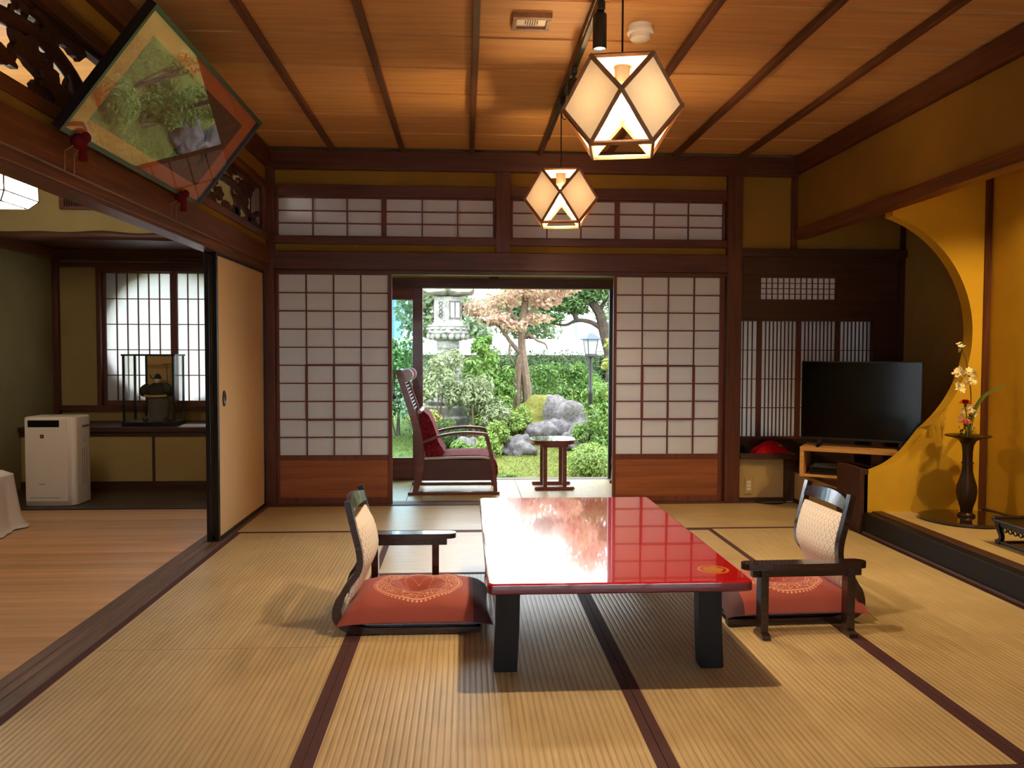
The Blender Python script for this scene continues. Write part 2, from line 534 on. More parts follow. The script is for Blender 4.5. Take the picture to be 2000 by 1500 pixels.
def ball(c, r, n=10, m=7):
    V, F = [], []
    r = (r, r, r) if isinstance(r, (int, float)) else r
    for i in range(m + 1):
        th = PI * (i + 0.001 if i == 0 else i - 0.001 if i == m else i) / m
        for k in range(n):
            q = 2 * PI * k / n
            V.append((c[0] + r[0] * math.sin(th) * math.cos(q), c[1] + r[1] * math.sin(th) * math.sin(q), c[2] + r[2] * math.cos(th)))
    for i in range(m):
        for k in range(n):
            F.append((i * n + k, (i + 1) * n + k, (i + 1) * n + (k + 1) % n, i * n + (k + 1) % n))
    return V, F

def fix_normals(o):
    bm = bmesh.new(); bm.from_mesh(o.data)
    bmesh.ops.recalc_face_normals(bm, faces=bm.faces)
    bm.to_mesh(o.data); bm.free()

def tag(o, label, cat, group=None, kind=None):
    o['label'] = label
    if cat:
        o['category'] = cat
    if group:
        o['group'] = group
    if kind:
        o['kind'] = kind
    return o

def thing(name, label, cat, loc=(0, 0, 0), group=None, kind=None, rotz=None):
    """rotz=None: parts are given in room coordinates; rotz=angle: parts are given in the thing's own coordinates"""
    global ORG
    o = bpy.data.objects.new(name, None)
    COL.objects.link(o)
    o.empty_display_size = 0.1
    o.location = loc
    o.rotation_euler = (0, 0, rotz or 0.0)
    tag(o, label, cat, group, kind)
    ORG = Vector(loc) if rotz is None else Vector((0, 0, 0))
    return o

def endthing():
    global ORG
    ORG = Vector((0, 0, 0))

def struct(name, label, cat):
    return thing(name, label, cat, kind='structure')

def dup(o, par=None):
    c = o.copy()
    COL.objects.link(c)
    c.parent = par
    for ch in o.children:
        dup(ch, c)
    return c

# ------------------------------------------------------------------ the room shell
D, XL, XR = 5.79, -1.365, 2.39
YF = -0.88            # wall behind the camera
W = 0.955

# --- tatami floor
fl = struct('floor', 'ribbed straw tatami mats with dark cloth borders covering the room', 'floor')
box('subfloor', (XL - 0.16, YF, -0.12), (XR + 0.02, 5.88, -0.03), 'darkboard', fl)
xs = [-1.367, -0.425, 0.53, 1.485, 2.388]
def tatami(x0, x1, y0, y1, along_x=False, par=fl, z=0.0):
    """one mat; its borders run along the long sides"""
    cx, cy = (x0 + x1) / 2, (y0 + y1) / 2
    w, l = (y1 - y0, x1 - x0) if along_x else (x1 - x0, y1 - y0)
    me = _cache.get(('mat', round(w, 4), round(l, 4), along_x))
    if me is None:
        me = bpy.data.meshes.new('tatami_mat')
        v, f = bx((-w / 2 + 0.001, -l / 2 + 0.001, -0.03), (w / 2 - 0.001, l / 2 - 0.001, 0))
        me.from_pydata(v, [], f); me.update()
        _cache[('mat', round(w, 4), round(l, 4), along_x)] = me
    o = link('tatami_mat', me, 'tatami_cross' if along_x else 'tatami', par, (cx, cy, z))
    if along_x:
        o.rotation_euler = (0, 0, PI / 2)
    for s in (-1, 1):
        e = s * (w / 2 - 0.0155)
        box('border', (e - 0.0145, -l / 2 + 0.001, -0.004), (e + 0.0145, l / 2 - 0.001, 0.0015), 'border', o)
    return o
for y0, y1 in ((2.97, 4.88), (1.06, 2.97)):
    tatami(xs[0], xs[1], y0, y1); tatami(xs[3], xs[4], y0, y1)
for i in (1, 2):
    tatami(xs[i], xs[i + 1], 2.018, 3.925)
tatami(xs[1], xs[3], 3.925, 4.88, True)
tatami(xs[1], xs[3], 1.063, 2.018, True)
tatami(xs[0], xs[2], 4.88, 5.735, True); tatami(xs[2], xs[4], 4.88, 5.735, True)
tatami(xs[0], xs[2], 0.105, 1.06, True); tatami(xs[2], xs[4], 0.105, 1.06, True)
tatami(xs[0], xs[2], -0.85, 0.105, True); tatami(xs[2], xs[4], -0.85, 0.105, True)
endthing()

t = struct('trim_1', 'worn dark grooved wooden threshold between the tatami and the side room', 'threshold')
for i, (a, b) in enumerate(((-1.521, -1.474), (-1.470, -1.432), (-1.428, -1.369))):
    box('rail', (a, YF, -0.02), (b, 5.73, 0.004), 'sill', t, 0.002)
box('groove_bed', (-1.522, YF, -0.03), (-1.368, 5.73, 0.0005), 'sill', t)
t = struct('trim_2', 'narrow wooden threshold under the shoji screens', 'threshold')
for a, b in ((5.737, 5.770), (5.778, 5.805), (5.813, 5.88)):
    box('rail', (XL - 0.05, a, -0.02), (1.98, b, 0.004), 'sillx', t, 0.002)

# --- plank ceiling with battens
ce = struct('ceiling', 'cedar plank ceiling of wide lapped boards under dark wooden battens', 'ceiling')
y = 5.735
k = 0
while y > YF:
    o = box('plank', (XL - 0.02, y - 0.412, 2.492 + 0.0), (XR + 0.02, y + 0.008, 2.504), 'plank', ce)
    o.rotation_euler = (0.018, 0, 0)
    y -= 0.405
for k in range(7):
    xb = -0.91 + 0.4775 * k
    box('batten', (xb - 0.016, YF, 2.455), (xb + 0.016, 5.74, 2.486), 'batten', ce, 0.003)
box('roof_deck', (-4.2, YF - 0.1, 2.66), (3.6, 5.95, 2.72), 'darkboard', ce)

# --- back wall: posts, beams, plaster strips
wb = struct('wall_back', 'back wall of dark posts, beams and ochre plaster strips around the shoji', 'wall')
box('post', (-1.41, 5.73, 0.0), (-1.322, 5.86, 2.47), 'post', wb, 0.004)
box('post', (1.871, 5.73, 0.0), (1.98, 6.05, 2.47), 'post', wb, 0.004)
box('short_post', (0.214, 5.74, 1.78), (0.319, 5.86, 2.36), 'post', wb, 0.004)
box('cornice', (-1.41, 5.715, 2.345), (XR + 0.03, 5.86, 2.475), 'beamx', wb, 0.004)
box('beam', (-1.322, 5.722, 1.655), (1.871, 5.86, 1.78), 'beamx', wb, 0.005)
box('lintel', (-1.322, 5.745, 1.626), (1.871, 5.86, 1.655), 'beamx', wb, 0.003)
for a, b in ((-1.322, 0.214), (0.319, 1.871)):
    box('plaster_strip', (a, 5.775, 1.78), (b, 5.84, 1.832), 'plaster', wb)
    box('rail', (a, 5.745, 1.832), (b, 5.86, 1.885), 'beamx', wb, 0.003)
    box('rail', (a, 5.745, 2.165), (b, 5.86, 2.242), 'beamx', wb, 0.003)
    box('plaster_strip', (a, 5.775, 2.242), (b, 5.84, 2.345), 'plaster', wb)
box('plaster_panel', (1.98, 5.775, 1.83), (2.345, 5.84, 2.345), 'plaster', wb)
box('corner_post', (2.345, 5.755, 1.78), (2.39, 5.84, 2.36), 'post', wb, 0.003)
box('attic_wall', (-1.6, 5.86, 1.9), (3.42, 5.90, 2.70), 'beige', wb)

# --- shoji
def shoji(name, label, cat, x0, x1, z0, z1, ncol, nrow, yc, frame=(0.026, 0.026, 0.03, 0.03), skirt=None, bar=0.0085, group=None, papermat='shoji', inner=None, wood_m='kumiko'):
    """frame = left stile, right stile, top rail, bottom rail; skirt = (board z0, board z1)"""
    L, R, T, B = frame
    t = thing(name, label, cat, ((x0 + x1) / 2, yc, z0), group)
    h = 0.015
    box('stile', (x0, yc - h, z0), (x0 + L, yc + h, z1), wood_m, t, 0.002)
    box('stile', (x1 - R, yc - h, z0), (x1, yc + h, z1), wood_m, t, 0.002)
    box('rail', (x0 + L, yc - h, z1 - T), (x1 - R, yc + h, z1), wood_m, t, 0.002)
    box('rail', (x0 + L, yc - h, z0), (x1 - R, yc + h, z0 + B), wood_m, t, 0.002)
    gz0 = z0 + B
    if skirt:
        box('base_board', (x0 + L, yc - 0.006, z0 + B), (x1 - R, yc + 0.006, skirt[0]), 'skirt', t)
        box('rail', (x0 + L, yc - h, skirt[0]), (x1 - R, yc + h, skirt[1]), wood_m, t, 0.002)
        gz0 = skirt[1]
    gx0, gx1, gz1 = x0 + L, x1 - R, z1 - T
    pw, ph = (gx1 - gx0) / ncol, (gz1 - gz0) / nrow
    for i in range(1, ncol):
        x = gx0 + i * pw
        box('lattice_bar', (x - bar / 2, yc - 0.012, gz0), (x + bar / 2, yc + 0.003, gz1), wood_m, t)
    for j in range(1, nrow):
        z = gz0 + j * ph
        box('lattice_bar', (gx0, yc - 0.010, z - bar / 2), (gx1, yc + 0.003, z + bar / 2), wood_m, t)
    for i in range(ncol):
        for j in range(nrow):
            box('paper_pane', (gx0 + i * pw, yc + 0.004, gz0 + j * ph), (gx0 + (i + 1) * pw, yc + 0.0048, gz0 + (j + 1) * ph), papermat, t)
    if inner:
        c0, c1, r0, r1 = inner          # a small sliding sash inside the lattice
        a, b, c, d = gx0 + c0 * pw, gx0 + c1 * pw, gz0 + r0 * ph, gz0 + r1 * ph
        q = 0.009
        s = bpy.data.objects.new('inner_sash', None); COL.objects.link(s); s.parent = t
        for nm, A, Bq in (('stile', (a - q, yc - 0.017, c), (a + q, yc - 0.010, d)), ('stile', (b - q, yc - 0.017, c), (b + q, yc - 0.010, d)),
                      ('stile', ((a + b) / 2 - 0.007, yc - 0.017, c), ((a + b) / 2 + 0.007, yc - 0.010, d)),
                      ('rail', (a - q, yc - 0.017, c - q), (b + q, yc - 0.009, c + q * 0.6)), ('rail', (a - q, yc - 0.017, d - q * 0.6), (b + q, yc - 0.009, d + q))):
            box(nm, A, Bq, wood_m, s)
    endthing()
    return t

FLOORZ = 0.004
shoji('shoji_screen', 'tall shoji screen beside the cream fusuma door, left of the garden opening', 'shoji screen', -1.322, -0.517, FLOORZ, 1.632, 4, 10, 5.79,
      (0.018, 0.027, 0.010, 0.044), (0.317, 0.35), inner=(1, 3, 2, 5), group='tall shoji screens')
shoji('shoji_screen', 'tall shoji screen right of the garden opening, against the thick dark post', 'shoji screen', 1.061, 1.868, FLOORZ, 1.632, 4, 10, 5.79,
      (0.022, 0.032, 0.010, 0.044), (0.317, 0.35), inner=(1, 3, 2, 5), group='tall shoji screens')
for x0, x1, w in ((-1.322, -0.572, 'leftmost, in the corner by the carved transom'), (-0.572, 0.214, 'second from left, ending at the short centre post'),
                  (0.319, 1.085, 'third from left, partly behind the smaller pendant lamp'), (1.085, 1.868, 'rightmost, beside the thick dark post')):
    shoji('transom_shoji', 'low transom shoji above the big beam, ' + w, 'shoji screen', x0, x1, 1.885, 2.165, 3, 3, 5.80, (0.018, 0.018, 0.010, 0.010), group='transom shoji')

# --- right wall: plaster above the dropped lintel, then the alcove
wr = struct('wall_right', 'ochre plaster wall above the alcove with dark cornice and dropped lintel', 'wall')
box('plaster_panel', (XR, 2.6, 1.965), (XR + 0.06, 5.79, 2.36), 'plaster', wr)
box('cornice', (XR - 0.035, YF, 2.365), (XR + 0.06, 5.72, 2.475), 'toprail', wr, 0.004)
box('dropped_lintel', (XR - 0.02, 2.6, 1.90), (XR + 0.07, 5.78, 1.968), 'beamy', wr, 0.004)
box('plaster_panel', (XR, YF, 0.0), (XR + 0.06, 2.45, 2.365), 'plaster', wr)
box('alcove_post', (XR - 0.03, 2.45, 0.0), (XR + 0.09, 2.6, 2.47), 'post', wr, 0.01)

box('outer_wall', (3.36, YF, -0.12), (3.42, 6.10, 2.72), 'beige', wr)
XB = 3.15             # back of the display alcove
YP = 4.72             # moon-shaped partition
wa = struct('wall_alcove', 'golden plaster walls and moon-shaped partition of the display alcove', 'wall')
box('back_panel', (XB, 2.55, 0.0), (XB + 0.06, YP + 0.06, 2.36), 'plaster_gold', wa)
box('end_panel', (XR + 0.06, 2.55, 0.0), (XB, 2.61, 2.36), 'plaster_gold', wa)
box('alcove_ceiling', (XR + 0.06, 2.55, 2.34), (3.4, 6.1, 2.38), 'nookwood', wa)
box('corner_strip', (XB - 0.045, YP - 0.012, 0.14), (XB - 0.005, YP + 0.0, 2.34), 'post', wa)
# partition outline: rectangle minus a big round opening, sweeping out into a low tail
cx0, cz0, rr = 2.31, 1.20, 0.735
arc = []
for i in range(41):
    a = math.radians(72 - i * (72 + 52) / 40)
    arc.append((cx0 + rr * math.cos(a), cz0 + rr * math.sin(a)))
tail = [p for p in spline([(arc[-1][0], arc[-1][1], 0), (2.66, 0.492, 0), (2.56, 0.415, 0), (2.47, 0.375, 0), (2.395, 0.352, 0)], 6)][1:]
edge = arc + [(p.x, p.y) for p in tail]
top_x = arc[0][0]
poly = edge + [(2.395, 0.0), (XB, 0.0), (XB, 2.34), (top_x, 2.34)]
o = raw('partition', prism(poly, 'y', YP, YP + 0.09), 'plaster_gold', wa, True, 30)
fix_normals(o)
box('partition_stub', (XR - 0.02, YP + 0.0, 0.0), (XR + 0.03, 5.03, 0.385), 'nookwood', wa, 0.004)

af = struct('floor_alcove', 'raised golden alcove floor behind a black lacquered sill', 'floor')
box('alcove_mat', (XR + 0.10, 2.61, 0.0), (XB, YP, 0.128), 'tatami', af)
box('lacquer_sill', (XR + 0.0, 2.6, 0.012), (XR + 0.055, YP, 0.126), 'silllacquer', af, 0.006)
box('sill_cap', (XR + 0.055, 2.6, 0.05), (XR + 0.12, YP, 0.132), 'nookwood', af, 0.003)
box('floor_strip', (XR - 0.003, 2.6, 0.0), (XR + 0.02, YP, 0.014), 'sill', af, 0.003)
box('skirting', (XB - 0.02, 2.61, 0.128), (XB, YP, 0.148), 'nookwood', af)

# --- television nook behind the partition
wn_ = struct('wall_nook', 'dark timber nook wall framing the small lattice window and slatted shoji', 'wall')
YN = 6.05
XN, YW = 3.20, 5.79
box('header_beam', (1.98, 5.735, 1.775), (XN, 5.90, 1.83), 'nookwood', wn_, 0.004)
box('plaster_panel', (2.385, 5.78, 1.83), (XN, 5.84, 2.36), 'plaster', wn_)
box('plaster_side', (XN, YP + 0.09, 0.0), (XN + 0.06, 5.85, 2.36), 'plaster_mustard', wn_)
box('partition_back', (XB, YP + 0.0, 0.0), (3.36, YP + 0.09, 2.36), 'plaster_mustard', wn_)
box('corner_post', (XN - 0.035, 5.765, 0.25), (XN, 5.80, 2.36), 'nookwood', wn_)
for a, b in (((1.98, YW, 1.632), (XN, YW + 0.05, 1.775)), ((1.98, YW, 1.469), (2.14, YW + 0.05, 1.632)), ((2.703, YW, 1.469), (XN, YW + 0.05, 1.632)),
             ((1.98, YW, 1.317), (XN, YW + 0.05, 1.469)), ((2.985, YW, 0.25), (XN, YW + 0.05, 1.317)),
             ((3.125, YW + 0.05, 0.20), (XN + 0.06, YN + 0.05, 1.36)), ((1.94, YN, -0.13), (3.37, YN + 0.05, 0.425)), ((1.94, YW + 0.05, 1.335), (3.30, YN + 0.06, 1.36))):
    box('wall_board', a, b, 'nookwood', wn_)
box('shading_board', (2.34, 6.42, 0.1), (3.40, 6.46, 2.0), 'nookwood', wn_)  # unseen board added outside to dim the slatted shoji
box('seat_board', (1.98, 5.715, 0.315), (2.405, YN, 0.352), 'nookwood', wn_, 0.004)
box('seat_face', (1.98, 5.775, 0.03), (2.32, 5.83, 0.315), 'beige', wn_)
box('seat_post', (2.32, 5.745, 0.0), (2.40, 5.83, 0.315), 'nookwood', wn_, 0.003)
box('seat_skirting', (1.98, 5.745, 0.0), (2.32, 5.80, 0.03), 'nookwood', wn_)
pf = struct('floor_nook', 'raised dark wooden platform with beige face carrying the television', 'floor')
box('platform_top', (XR - 0.012, 5.03, 0.222), (XN, 5.79, 0.25), 'nookwood', pf, 0.003)
box('platform_top', (XR + 0.03, YP + 0.09, 0.222), (XN, 5.03, 0.25), 'nookwood', pf)
box('platform_top', (2.40, 5.79, 0.222), (3.125, YN, 0.25), 'nookwood', pf)
box('platform_face', (XR + 0.0, 5.03, 0.03), (XR + 0.03, 5.74, 0.222), 'beige', pf)
box('platform_skirting', (XR - 0.01, 5.03, 0.0), (XR + 0.03, 5.74, 0.03), 'nookwood', pf)

shoji('lattice_window', 'small wide lattice window set high in the dark nook wall', 'shoji window', 2.14, 2.703, 1.469, 1.632, 13, 4, YW + 0.025, (0.004, 0.004, 0.004, 0.004), bar=0.005, wood_m='kumiko')
def slat_shoji(x0, x1, label, nb):
    shoji('slatted_shoji', label, 'shoji screen', x0, x1, 0.425, 1.332, nb, 4, YN + 0.025, (0.019, 0.019, 0.008, 0.02), bar=0.006, group='slatted shoji in the nook')
slat_shoji(1.985, 2.235, 'slatted shoji nearest the thick dark post, brightest in the nook', 6)
slat_shoji(2.235, 2.54, 'slatted shoji above the red cloth, beside the television', 9)
slat_shoji(2.54, 2.845, 'slatted shoji directly behind the left half of the television', 9)
slat_shoji(2.845, 3.125, 'slatted shoji at the right end, half behind the television', 8)

# --- left wall above the opening
wl = struct('wall_left', 'left wall band of beams and ochre strips above the side room opening', 'wall')
box('head_beam', (XL - 0.115, YF, 1.65), (XL + 0.0, 5.73, 1.70), 'beamy', wl, 0.003)
box('head_track', (XL - 0.10, YF, 1.638), (XL - 0.012, 5.73, 1.652), 'beamy', wl)
box('beam', (XL - 0.10, YF, 1.682), (XL + 0.022, 5.73, 1.805), 'beamy', wl, 0.006)
box('plaster_strip', (XL - 0.07, YF, 1.80), (XL - 0.012, 5.73, 1.858), 'plaster', wl)
box('rail', (XL - 0.09, YF, 1.856), (XL + 0.0, 5.73, 1.90), 'beamy', wl, 0.003)
box('rail', (XL - 0.09, YF, 2.205), (XL + 0.0, 5.73, 2.255), 'beamy', wl, 0.003)
box('plaster_strip', (XL - 0.07, YF, 2.253), (XL - 0.012, 5.73, 2.355), 'plaster', wl)
box('cornice', (XL - 0.09, YF, 2.352), (XL + 0.03, 5.73, 2.475), 'toprail', wl, 0.004)
for yy in (5.69, 3.93, 2.07, 0.2, -0.84):
    box('transom_post', (XL - 0.09, yy - 0.03, 1.90), (XL + 0.0, yy + 0.03, 2.21), 'post', wl, 0.003)
box('attic_wall', (XL - 0.10, YF, 2.47), (XL - 0.05, 5.86, 2.66), 'beige', wl)
box('plaster_panel', (XL - 0.10, YF, 0.0), (XL - 0.04, 0.6, 1.65), 'plaster', wl)

def transom(y0, y1, label, seed):
    """openwork carving: pine boughs and drifting cloud scrolls inside a thin frame"""
    rnd = random.Random(seed)
    z0, z1 = 1.90, 2.205
    t = thing('carved_transom', label, 'transom', (XL - 0.045, (y0 + y1) / 2, z0), 'carved transoms')
    xc = XL - 0.045
    for nm, a, b in (('frame_stile', (xc - 0.018, y0, z0), (xc + 0.018, y0 + 0.03, z1)), ('frame_stile', (xc - 0.018, y1 - 0.03, z0), (xc + 0.018, y1, z1)),
                 ('frame_rail', (xc - 0.018, y0 + 0.03, z0), (xc + 0.018, y1 - 0.03, z0 + 0.02)), ('frame_rail', (xc - 0.018, y0 + 0.03, z1 - 0.02), (xc + 0.018, y1 - 0.03, z1))):
        box(nm, a, b, 'carving', t, 0.002)
    parts = []
    Lw = y1 - y0
    # main bough
    pts = [(xc, y0 + 0.03 + Lw * u, z0 + 0.15 + 0.07 * math.sin(u * 9 + seed) + rnd.uniform(-0.02, 0.02)) for u in np.linspace(0, 0.96, 11)]
    bough = spline(pts, 5)
    parts.append(tube(bough, [0.032 - 0.012 * i / len(bough) for i in range(len(bough))], 8))
    # side twigs reaching the frame
    for i in range(26):
        p = bough[rnd.randrange(2, len(bough) - 2)]
        up = rnd.choice((-1, 1))
        ln = rnd.uniform(0.06, 0.16)
        q = [p, p + Vector((rnd.uniform(-0.006, 0.006), rnd.uniform(-0.08, 0.08), up * ln * 0.5)), p + Vector((0, rnd.uniform(-0.14, 0.14), up * ln))]
        q = [Vector((v.x, min(max(v.y, y0 + 0.02), y1 - 0.02), min(max(v.z, z0 + 0.012), z1 - 0.012))) for v in q]
        parts.append(tube(spline(q, 4), 0.011, 6))
        # needle cloud at the tip: a scalloped flat lobe
        c = q[-1]
        w_ = rnd.uniform(0.05, 0.095); h_ = rnd.uniform(0.026, 0.05)
        lobe = []
        for s in range(20):
            a = 2 * PI * s / 20
            k_ = 1 + 0.22 * math.cos(a * 5 + i)
            lobe.append((min(max(c.y + w_ * k_ * math.cos(a), y0 + 0.01), y1 - 0.01), min(max(c.z + h_ * k_ * math.sin(a), z0 + 0.008), z1 - 0.008)))
        off = rnd.uniform(-0.008, 0.008)
        parts.append(prism(lobe, 'x', xc - 0.010 + off, xc + 0.012 + off))
    for i in range(int(Lw / 0.11)):
        cy = y0 + 0.05 + rnd.random() * (Lw - 0.1)
        cz = rnd.choice((z0 + 0.035, z1 - 0.035))
        parts.append(prism([(cy + rnd.uniform(0.05, 0.08) * math.cos(2 * PI * s / 14), cz + 0.035 * math.sin(2 * PI * s / 14) + 0.006 * math.cos(s * 2.5)) for s in range(14)], 'x', xc - 0.009, xc + 0.009))
    raw('carving', join(*parts), 'carving', t, True, 50)
    endthing()
transom(3.96, 5.66, 'far carved openwork transom in the corner, right of the tilted picture', 3)
transom(2.10, 3.90, 'near carved openwork transom at top left, behind the tilted picture', 11)
transom(0.23, 2.04, 'carved openwork transom nearest the camera on the left wall', 19)

wf = struct('wall_front', 'ochre plaster wall with an added row of shoji behind the viewer for fill light', 'wall')
box('plaster_panel', (-4.0, YF - 0.06, 1.66), (XR + 0.06, YF, 2.70), 'plaster', wf)
box('plaster_panel', (-4.0, YF - 0.06, -0.12), (XL, YF, 1.66), 'plaster', wf)
box('post', (XL - 0.05, YF - 0.08, 0.0), (XL + 0.03, YF + 0.02, 2.47), 'post', wf)
box('sill', (XL, YF - 0.07, -0.12), (XR + 0.06, YF, 0.005), 'sillx', wf)
for i, w in enumerate(('beside the side room', 'second from the side room', 'third from the side room', 'beside the right wall')):  # unseen screens added so daylight from behind gives neutral fill
    q = (XR - XL - 0.03) / 4
    shoji('shoji_screen', 'daylit shoji added behind the viewer for fill light, ' + w, 'shoji screen', XL + 0.03 + i * q, XL + 0.03 + (i + 1) * q, 0.005, 1.66, 3, 5, YF - 0.03, (0.03, 0.03, 0.03, 0.04), group='shoji behind the viewer', papermat='shoji_thin')

# --- fusuma doors
def fusuma(x, y0, y1, label, pull=True):
    t = thing('fusuma_door', label, 'sliding door', (x, (y0 + y1) / 2, 0.004), 'fusuma doors')
    z0, z1 = 0.004, 1.645
    h = 0.014
    box('paper_panel', (x - h * 0.7, y0 + 0.02, z0 + 0.022), (x + h * 0.7, y1 - 0.02, z1 - 0.02), 'fusuma', t)
    box('stile', (x - h, y0, z0), (x + h, y0 + 0.024, z1), 'blackframe', t, 0.003)
    box('stile', (x - h, y1 - 0.024, z0), (x + h, y1, z1), 'blackframe', t, 0.003)
    box('rail', (x - h, y0 + 0.024, z0), (x + h, y1 - 0.024, z0 + 0.024), 'blackframe', t, 0.003)
    box('rail', (x - h, y0 + 0.024, z1 - 0.024), (x + h, y1 - 0.024, z1), 'blackframe', t, 0.003)
    if pull:
        c = (y0 + 0.125, 0.81)
        prof = [(0.0, 0.001), (0.020, 0.001), (0.026, 0.006), (0.031, 0.007), (0.034, 0.004), (0.035, 0.0)]
        v, f = lathe(prof, 20)
        v = [(x + h * 0.7 + q[2], c[0] + q[0] * 0.85, c[1] + q[1] * 1.35) for q in v]
        pl = raw('door_pull', (v, f), 'blackmetal', t)
        pl['label'] = 'dark oval recessed pull'
    endthing()
fusuma(-1.405, 4.655, 5.725, 'cream paper fusuma door with black edge and oval pull, facing the tatami')
fusuma(-1.443, 4.640, 5.70, 'second fusuma door stacked behind the cream one, only its black edge showing', False)

# ------------------------------------------------------------------ side room on the left
XS = -3.46
fs = struct('floor_side_room', 'pale wooden plank floor of the side room', 'floor')
box('subfloor', (XS, YF, -0.12), (-1.53, 7.3, -0.03), 'darkboard', fs)
y = 5.655
while y > YF:
    box('floorboard', (XS, y - 0.1085, -0.03), (-1.523, y, -0.001), 'board', fs)
    y -= 0.11
box('alcove_board', (XS, 5.66, -0.03), (-1.50, 6.52, 0.006), 'darkboard', fs, 0.002)
ws = struct('wall_side_room', 'olive plaster walls of the side room with its window alcove', 'wall')
box('side_panel', (XS - 0.06, YF, 0.0), (XS, 7.36, 2.66), 'plaster_olive', ws)
box('upper_panel', (XS, 5.66, 1.86), (XL - 0.10, 5.72, 2.66), 'plaster_olive', ws)
box('alcove_ceiling', (XS, 5.70, 1.93), (-1.45, 7.2, 1.96), 'beamx', ws)
box('right_panel', (-1.47, 5.72, 0.0), (-1.412, 7.36, 2.2), 'plaster_olive', ws)
box('corner_post', (XS, 7.03, 0.45), (XS + 0.045, 7.09, 1.93), 'post', ws, 0.003)
box('inner_beam', (XS, 7.0, 1.845), (-1.47, 7.09, 1.93), 'beamx', ws, 0.004)
box('inner_beam', (XS, 5.72, 1.845), (XS + 0.05, 7.09, 1.93), 'beamy', ws, 0.004)
log = spline([(XS + (-1.45 - XS) * u, 5.675, 1.862 + 0.004 * math.sin(u * 17)) for u in np.linspace(0, 1, 9)], 5)
raw('log_beam', tube(log, [0.030 + 0.004 * math.sin(i * 0.7) for i in range(len(log))], 10), 'nookwood', ws)
# window wall, plaster around the sliding shoji
box('plaster_panel', (XS + 0.045, 7.08, 0.62), (-3.085, 7.14, 1.80), 'plaster_mustard', ws)
box('plaster_strip', (XS + 0.045, 7.08, 1.80), (-1.47, 7.14, 1.86), 'plaster_mustard', ws)
box('plaster_strip', (XS + 0.045, 7.08, 0.49), (-1.47, 7.14, 0.585), 'plaster_mustard', ws)
box('window_rail', (XS + 0.045, 7.03, 1.79), (-1.47, 7.14, 1.825), 'beamx', ws, 0.003)
box('window_rail', (-3.10, 7.03, 1.752), (-1.47, 7.14, 1.792), 'beamx', ws, 0.003)
box('window_rail', (XS + 0.045, 7.03, 0.583), (-1.47, 7.14, 0.622), 'beamx', ws, 0.003)
box('window_jamb', (-3.10, 7.03, 0.62), (-3.066, 7.14, 1.755), 'post', ws, 0.003)
# outer wall with the round opening
cxr, czr, rad = -2.50, 1.215, 0.56
V, F = [], []
NN = 64
for yy in (7.128, 7.19):
    for k in range(NN):
        a = 2 * PI * k / NN
        V.append((cxr + rad * math.cos(a), yy, czr + rad * math.sin(a)))
    for k in range(NN):
        a = 2 * PI * k / NN
        m_ = max(abs(math.cos(a)), abs(math.sin(a)))
        V.append((cxr + 1.25 * math.cos(a) / m_, yy, czr + 1.25 * math.sin(a) / m_))
for k in range(NN):
    q = (k + 1) % NN
    F += [(k, q, NN + q, NN + k), (2 * NN + k, 3 * NN + k, 3 * NN + q, 2 * NN + q), (k, 2 * NN + k, 2 * NN + q, q)]
raw('round_opening_wall', (V, F), 'beige', ws, False)
for a, b in (((XS, 7.13, 1.86), (-1.41, 7.38, 1.92)), ((XS, 7.13, 0.46), (-1.41, 7.38, 0.52)), ((-1.47, 7.1, 0.4), (-1.40, 7.38, 2.3)), ((XS - 0.06, 7.3, 0.0), (-1.40, 7.38, 0.02)), ((XS - 0.06, 7.1, 1.92), (-1.40, 7.16, 2.7))):
    box('reveal', a, b, 'beige', ws)
shoji('window_shoji', 'left shoji of the round window with tall narrow panes, backlit', 'shoji window', -3.066, -2.475, 0.622, 1.755, 6, 5, 7.10, (0.022, 0.034, 0.012, 0.04), bar=0.008, group='round window shoji', papermat='shoji_thin')
shoji('window_shoji', 'right shoji of the round window, half hidden by the fusuma door edge', 'shoji window', -2.475, -1.90, 0.622, 1.755, 6, 5, 7.075, (0.034, 0.022, 0.012, 0.04), bar=0.008, group='round window shoji', papermat='shoji_thin')
box('plaster_panel', (-1.90, 7.06, 0.62), (-1.47, 7.14, 1.76), 'plaster_mustard', ws)
fo = struct('ceiling_side_room', 'plain wooden ceiling of the side room', 'ceiling')
box('ceiling_board', (XS, YF, 2.60), (XL - 0.10, 5.70, 2.64), 'plank', fo)

# low cupboard under the window
t = thing('low_cupboard', 'low cupboard with two plain mustard doors under the round window', 'cupboard', (-2.47, 6.8, 0.0))
box('counter_top', (XS + 0.0, 6.47, 0.452), (-1.475, 7.075, 0.488), 'nookwood', t, 0.004)
box('front_rail', (XS + 0.0, 6.49, 0.415), (-1.475, 6.53, 0.452), 'nookwood', t, 0.003)
box('plinth', (XS + 0.0, 6.50, 0.006), (-1.475, 6.56, 0.06), 'nookwood', t)
for i, (a, b) in enumerate(((XS + 0.01, -2.975), (-2.96, -2.452), (-2.432, -1.955), (-1.935, -1.48))):
    box('door', (a, 6.50, 0.062), (b, 6.52, 0.415), 'plaster_mustard', t)
for a in (-2.9675, -2.442, -1.945):
    box('divider', (a - 0.009, 6.49, 0.06), (a + 0.009, 6.53, 0.415), 'nookwood', t)
endthing()

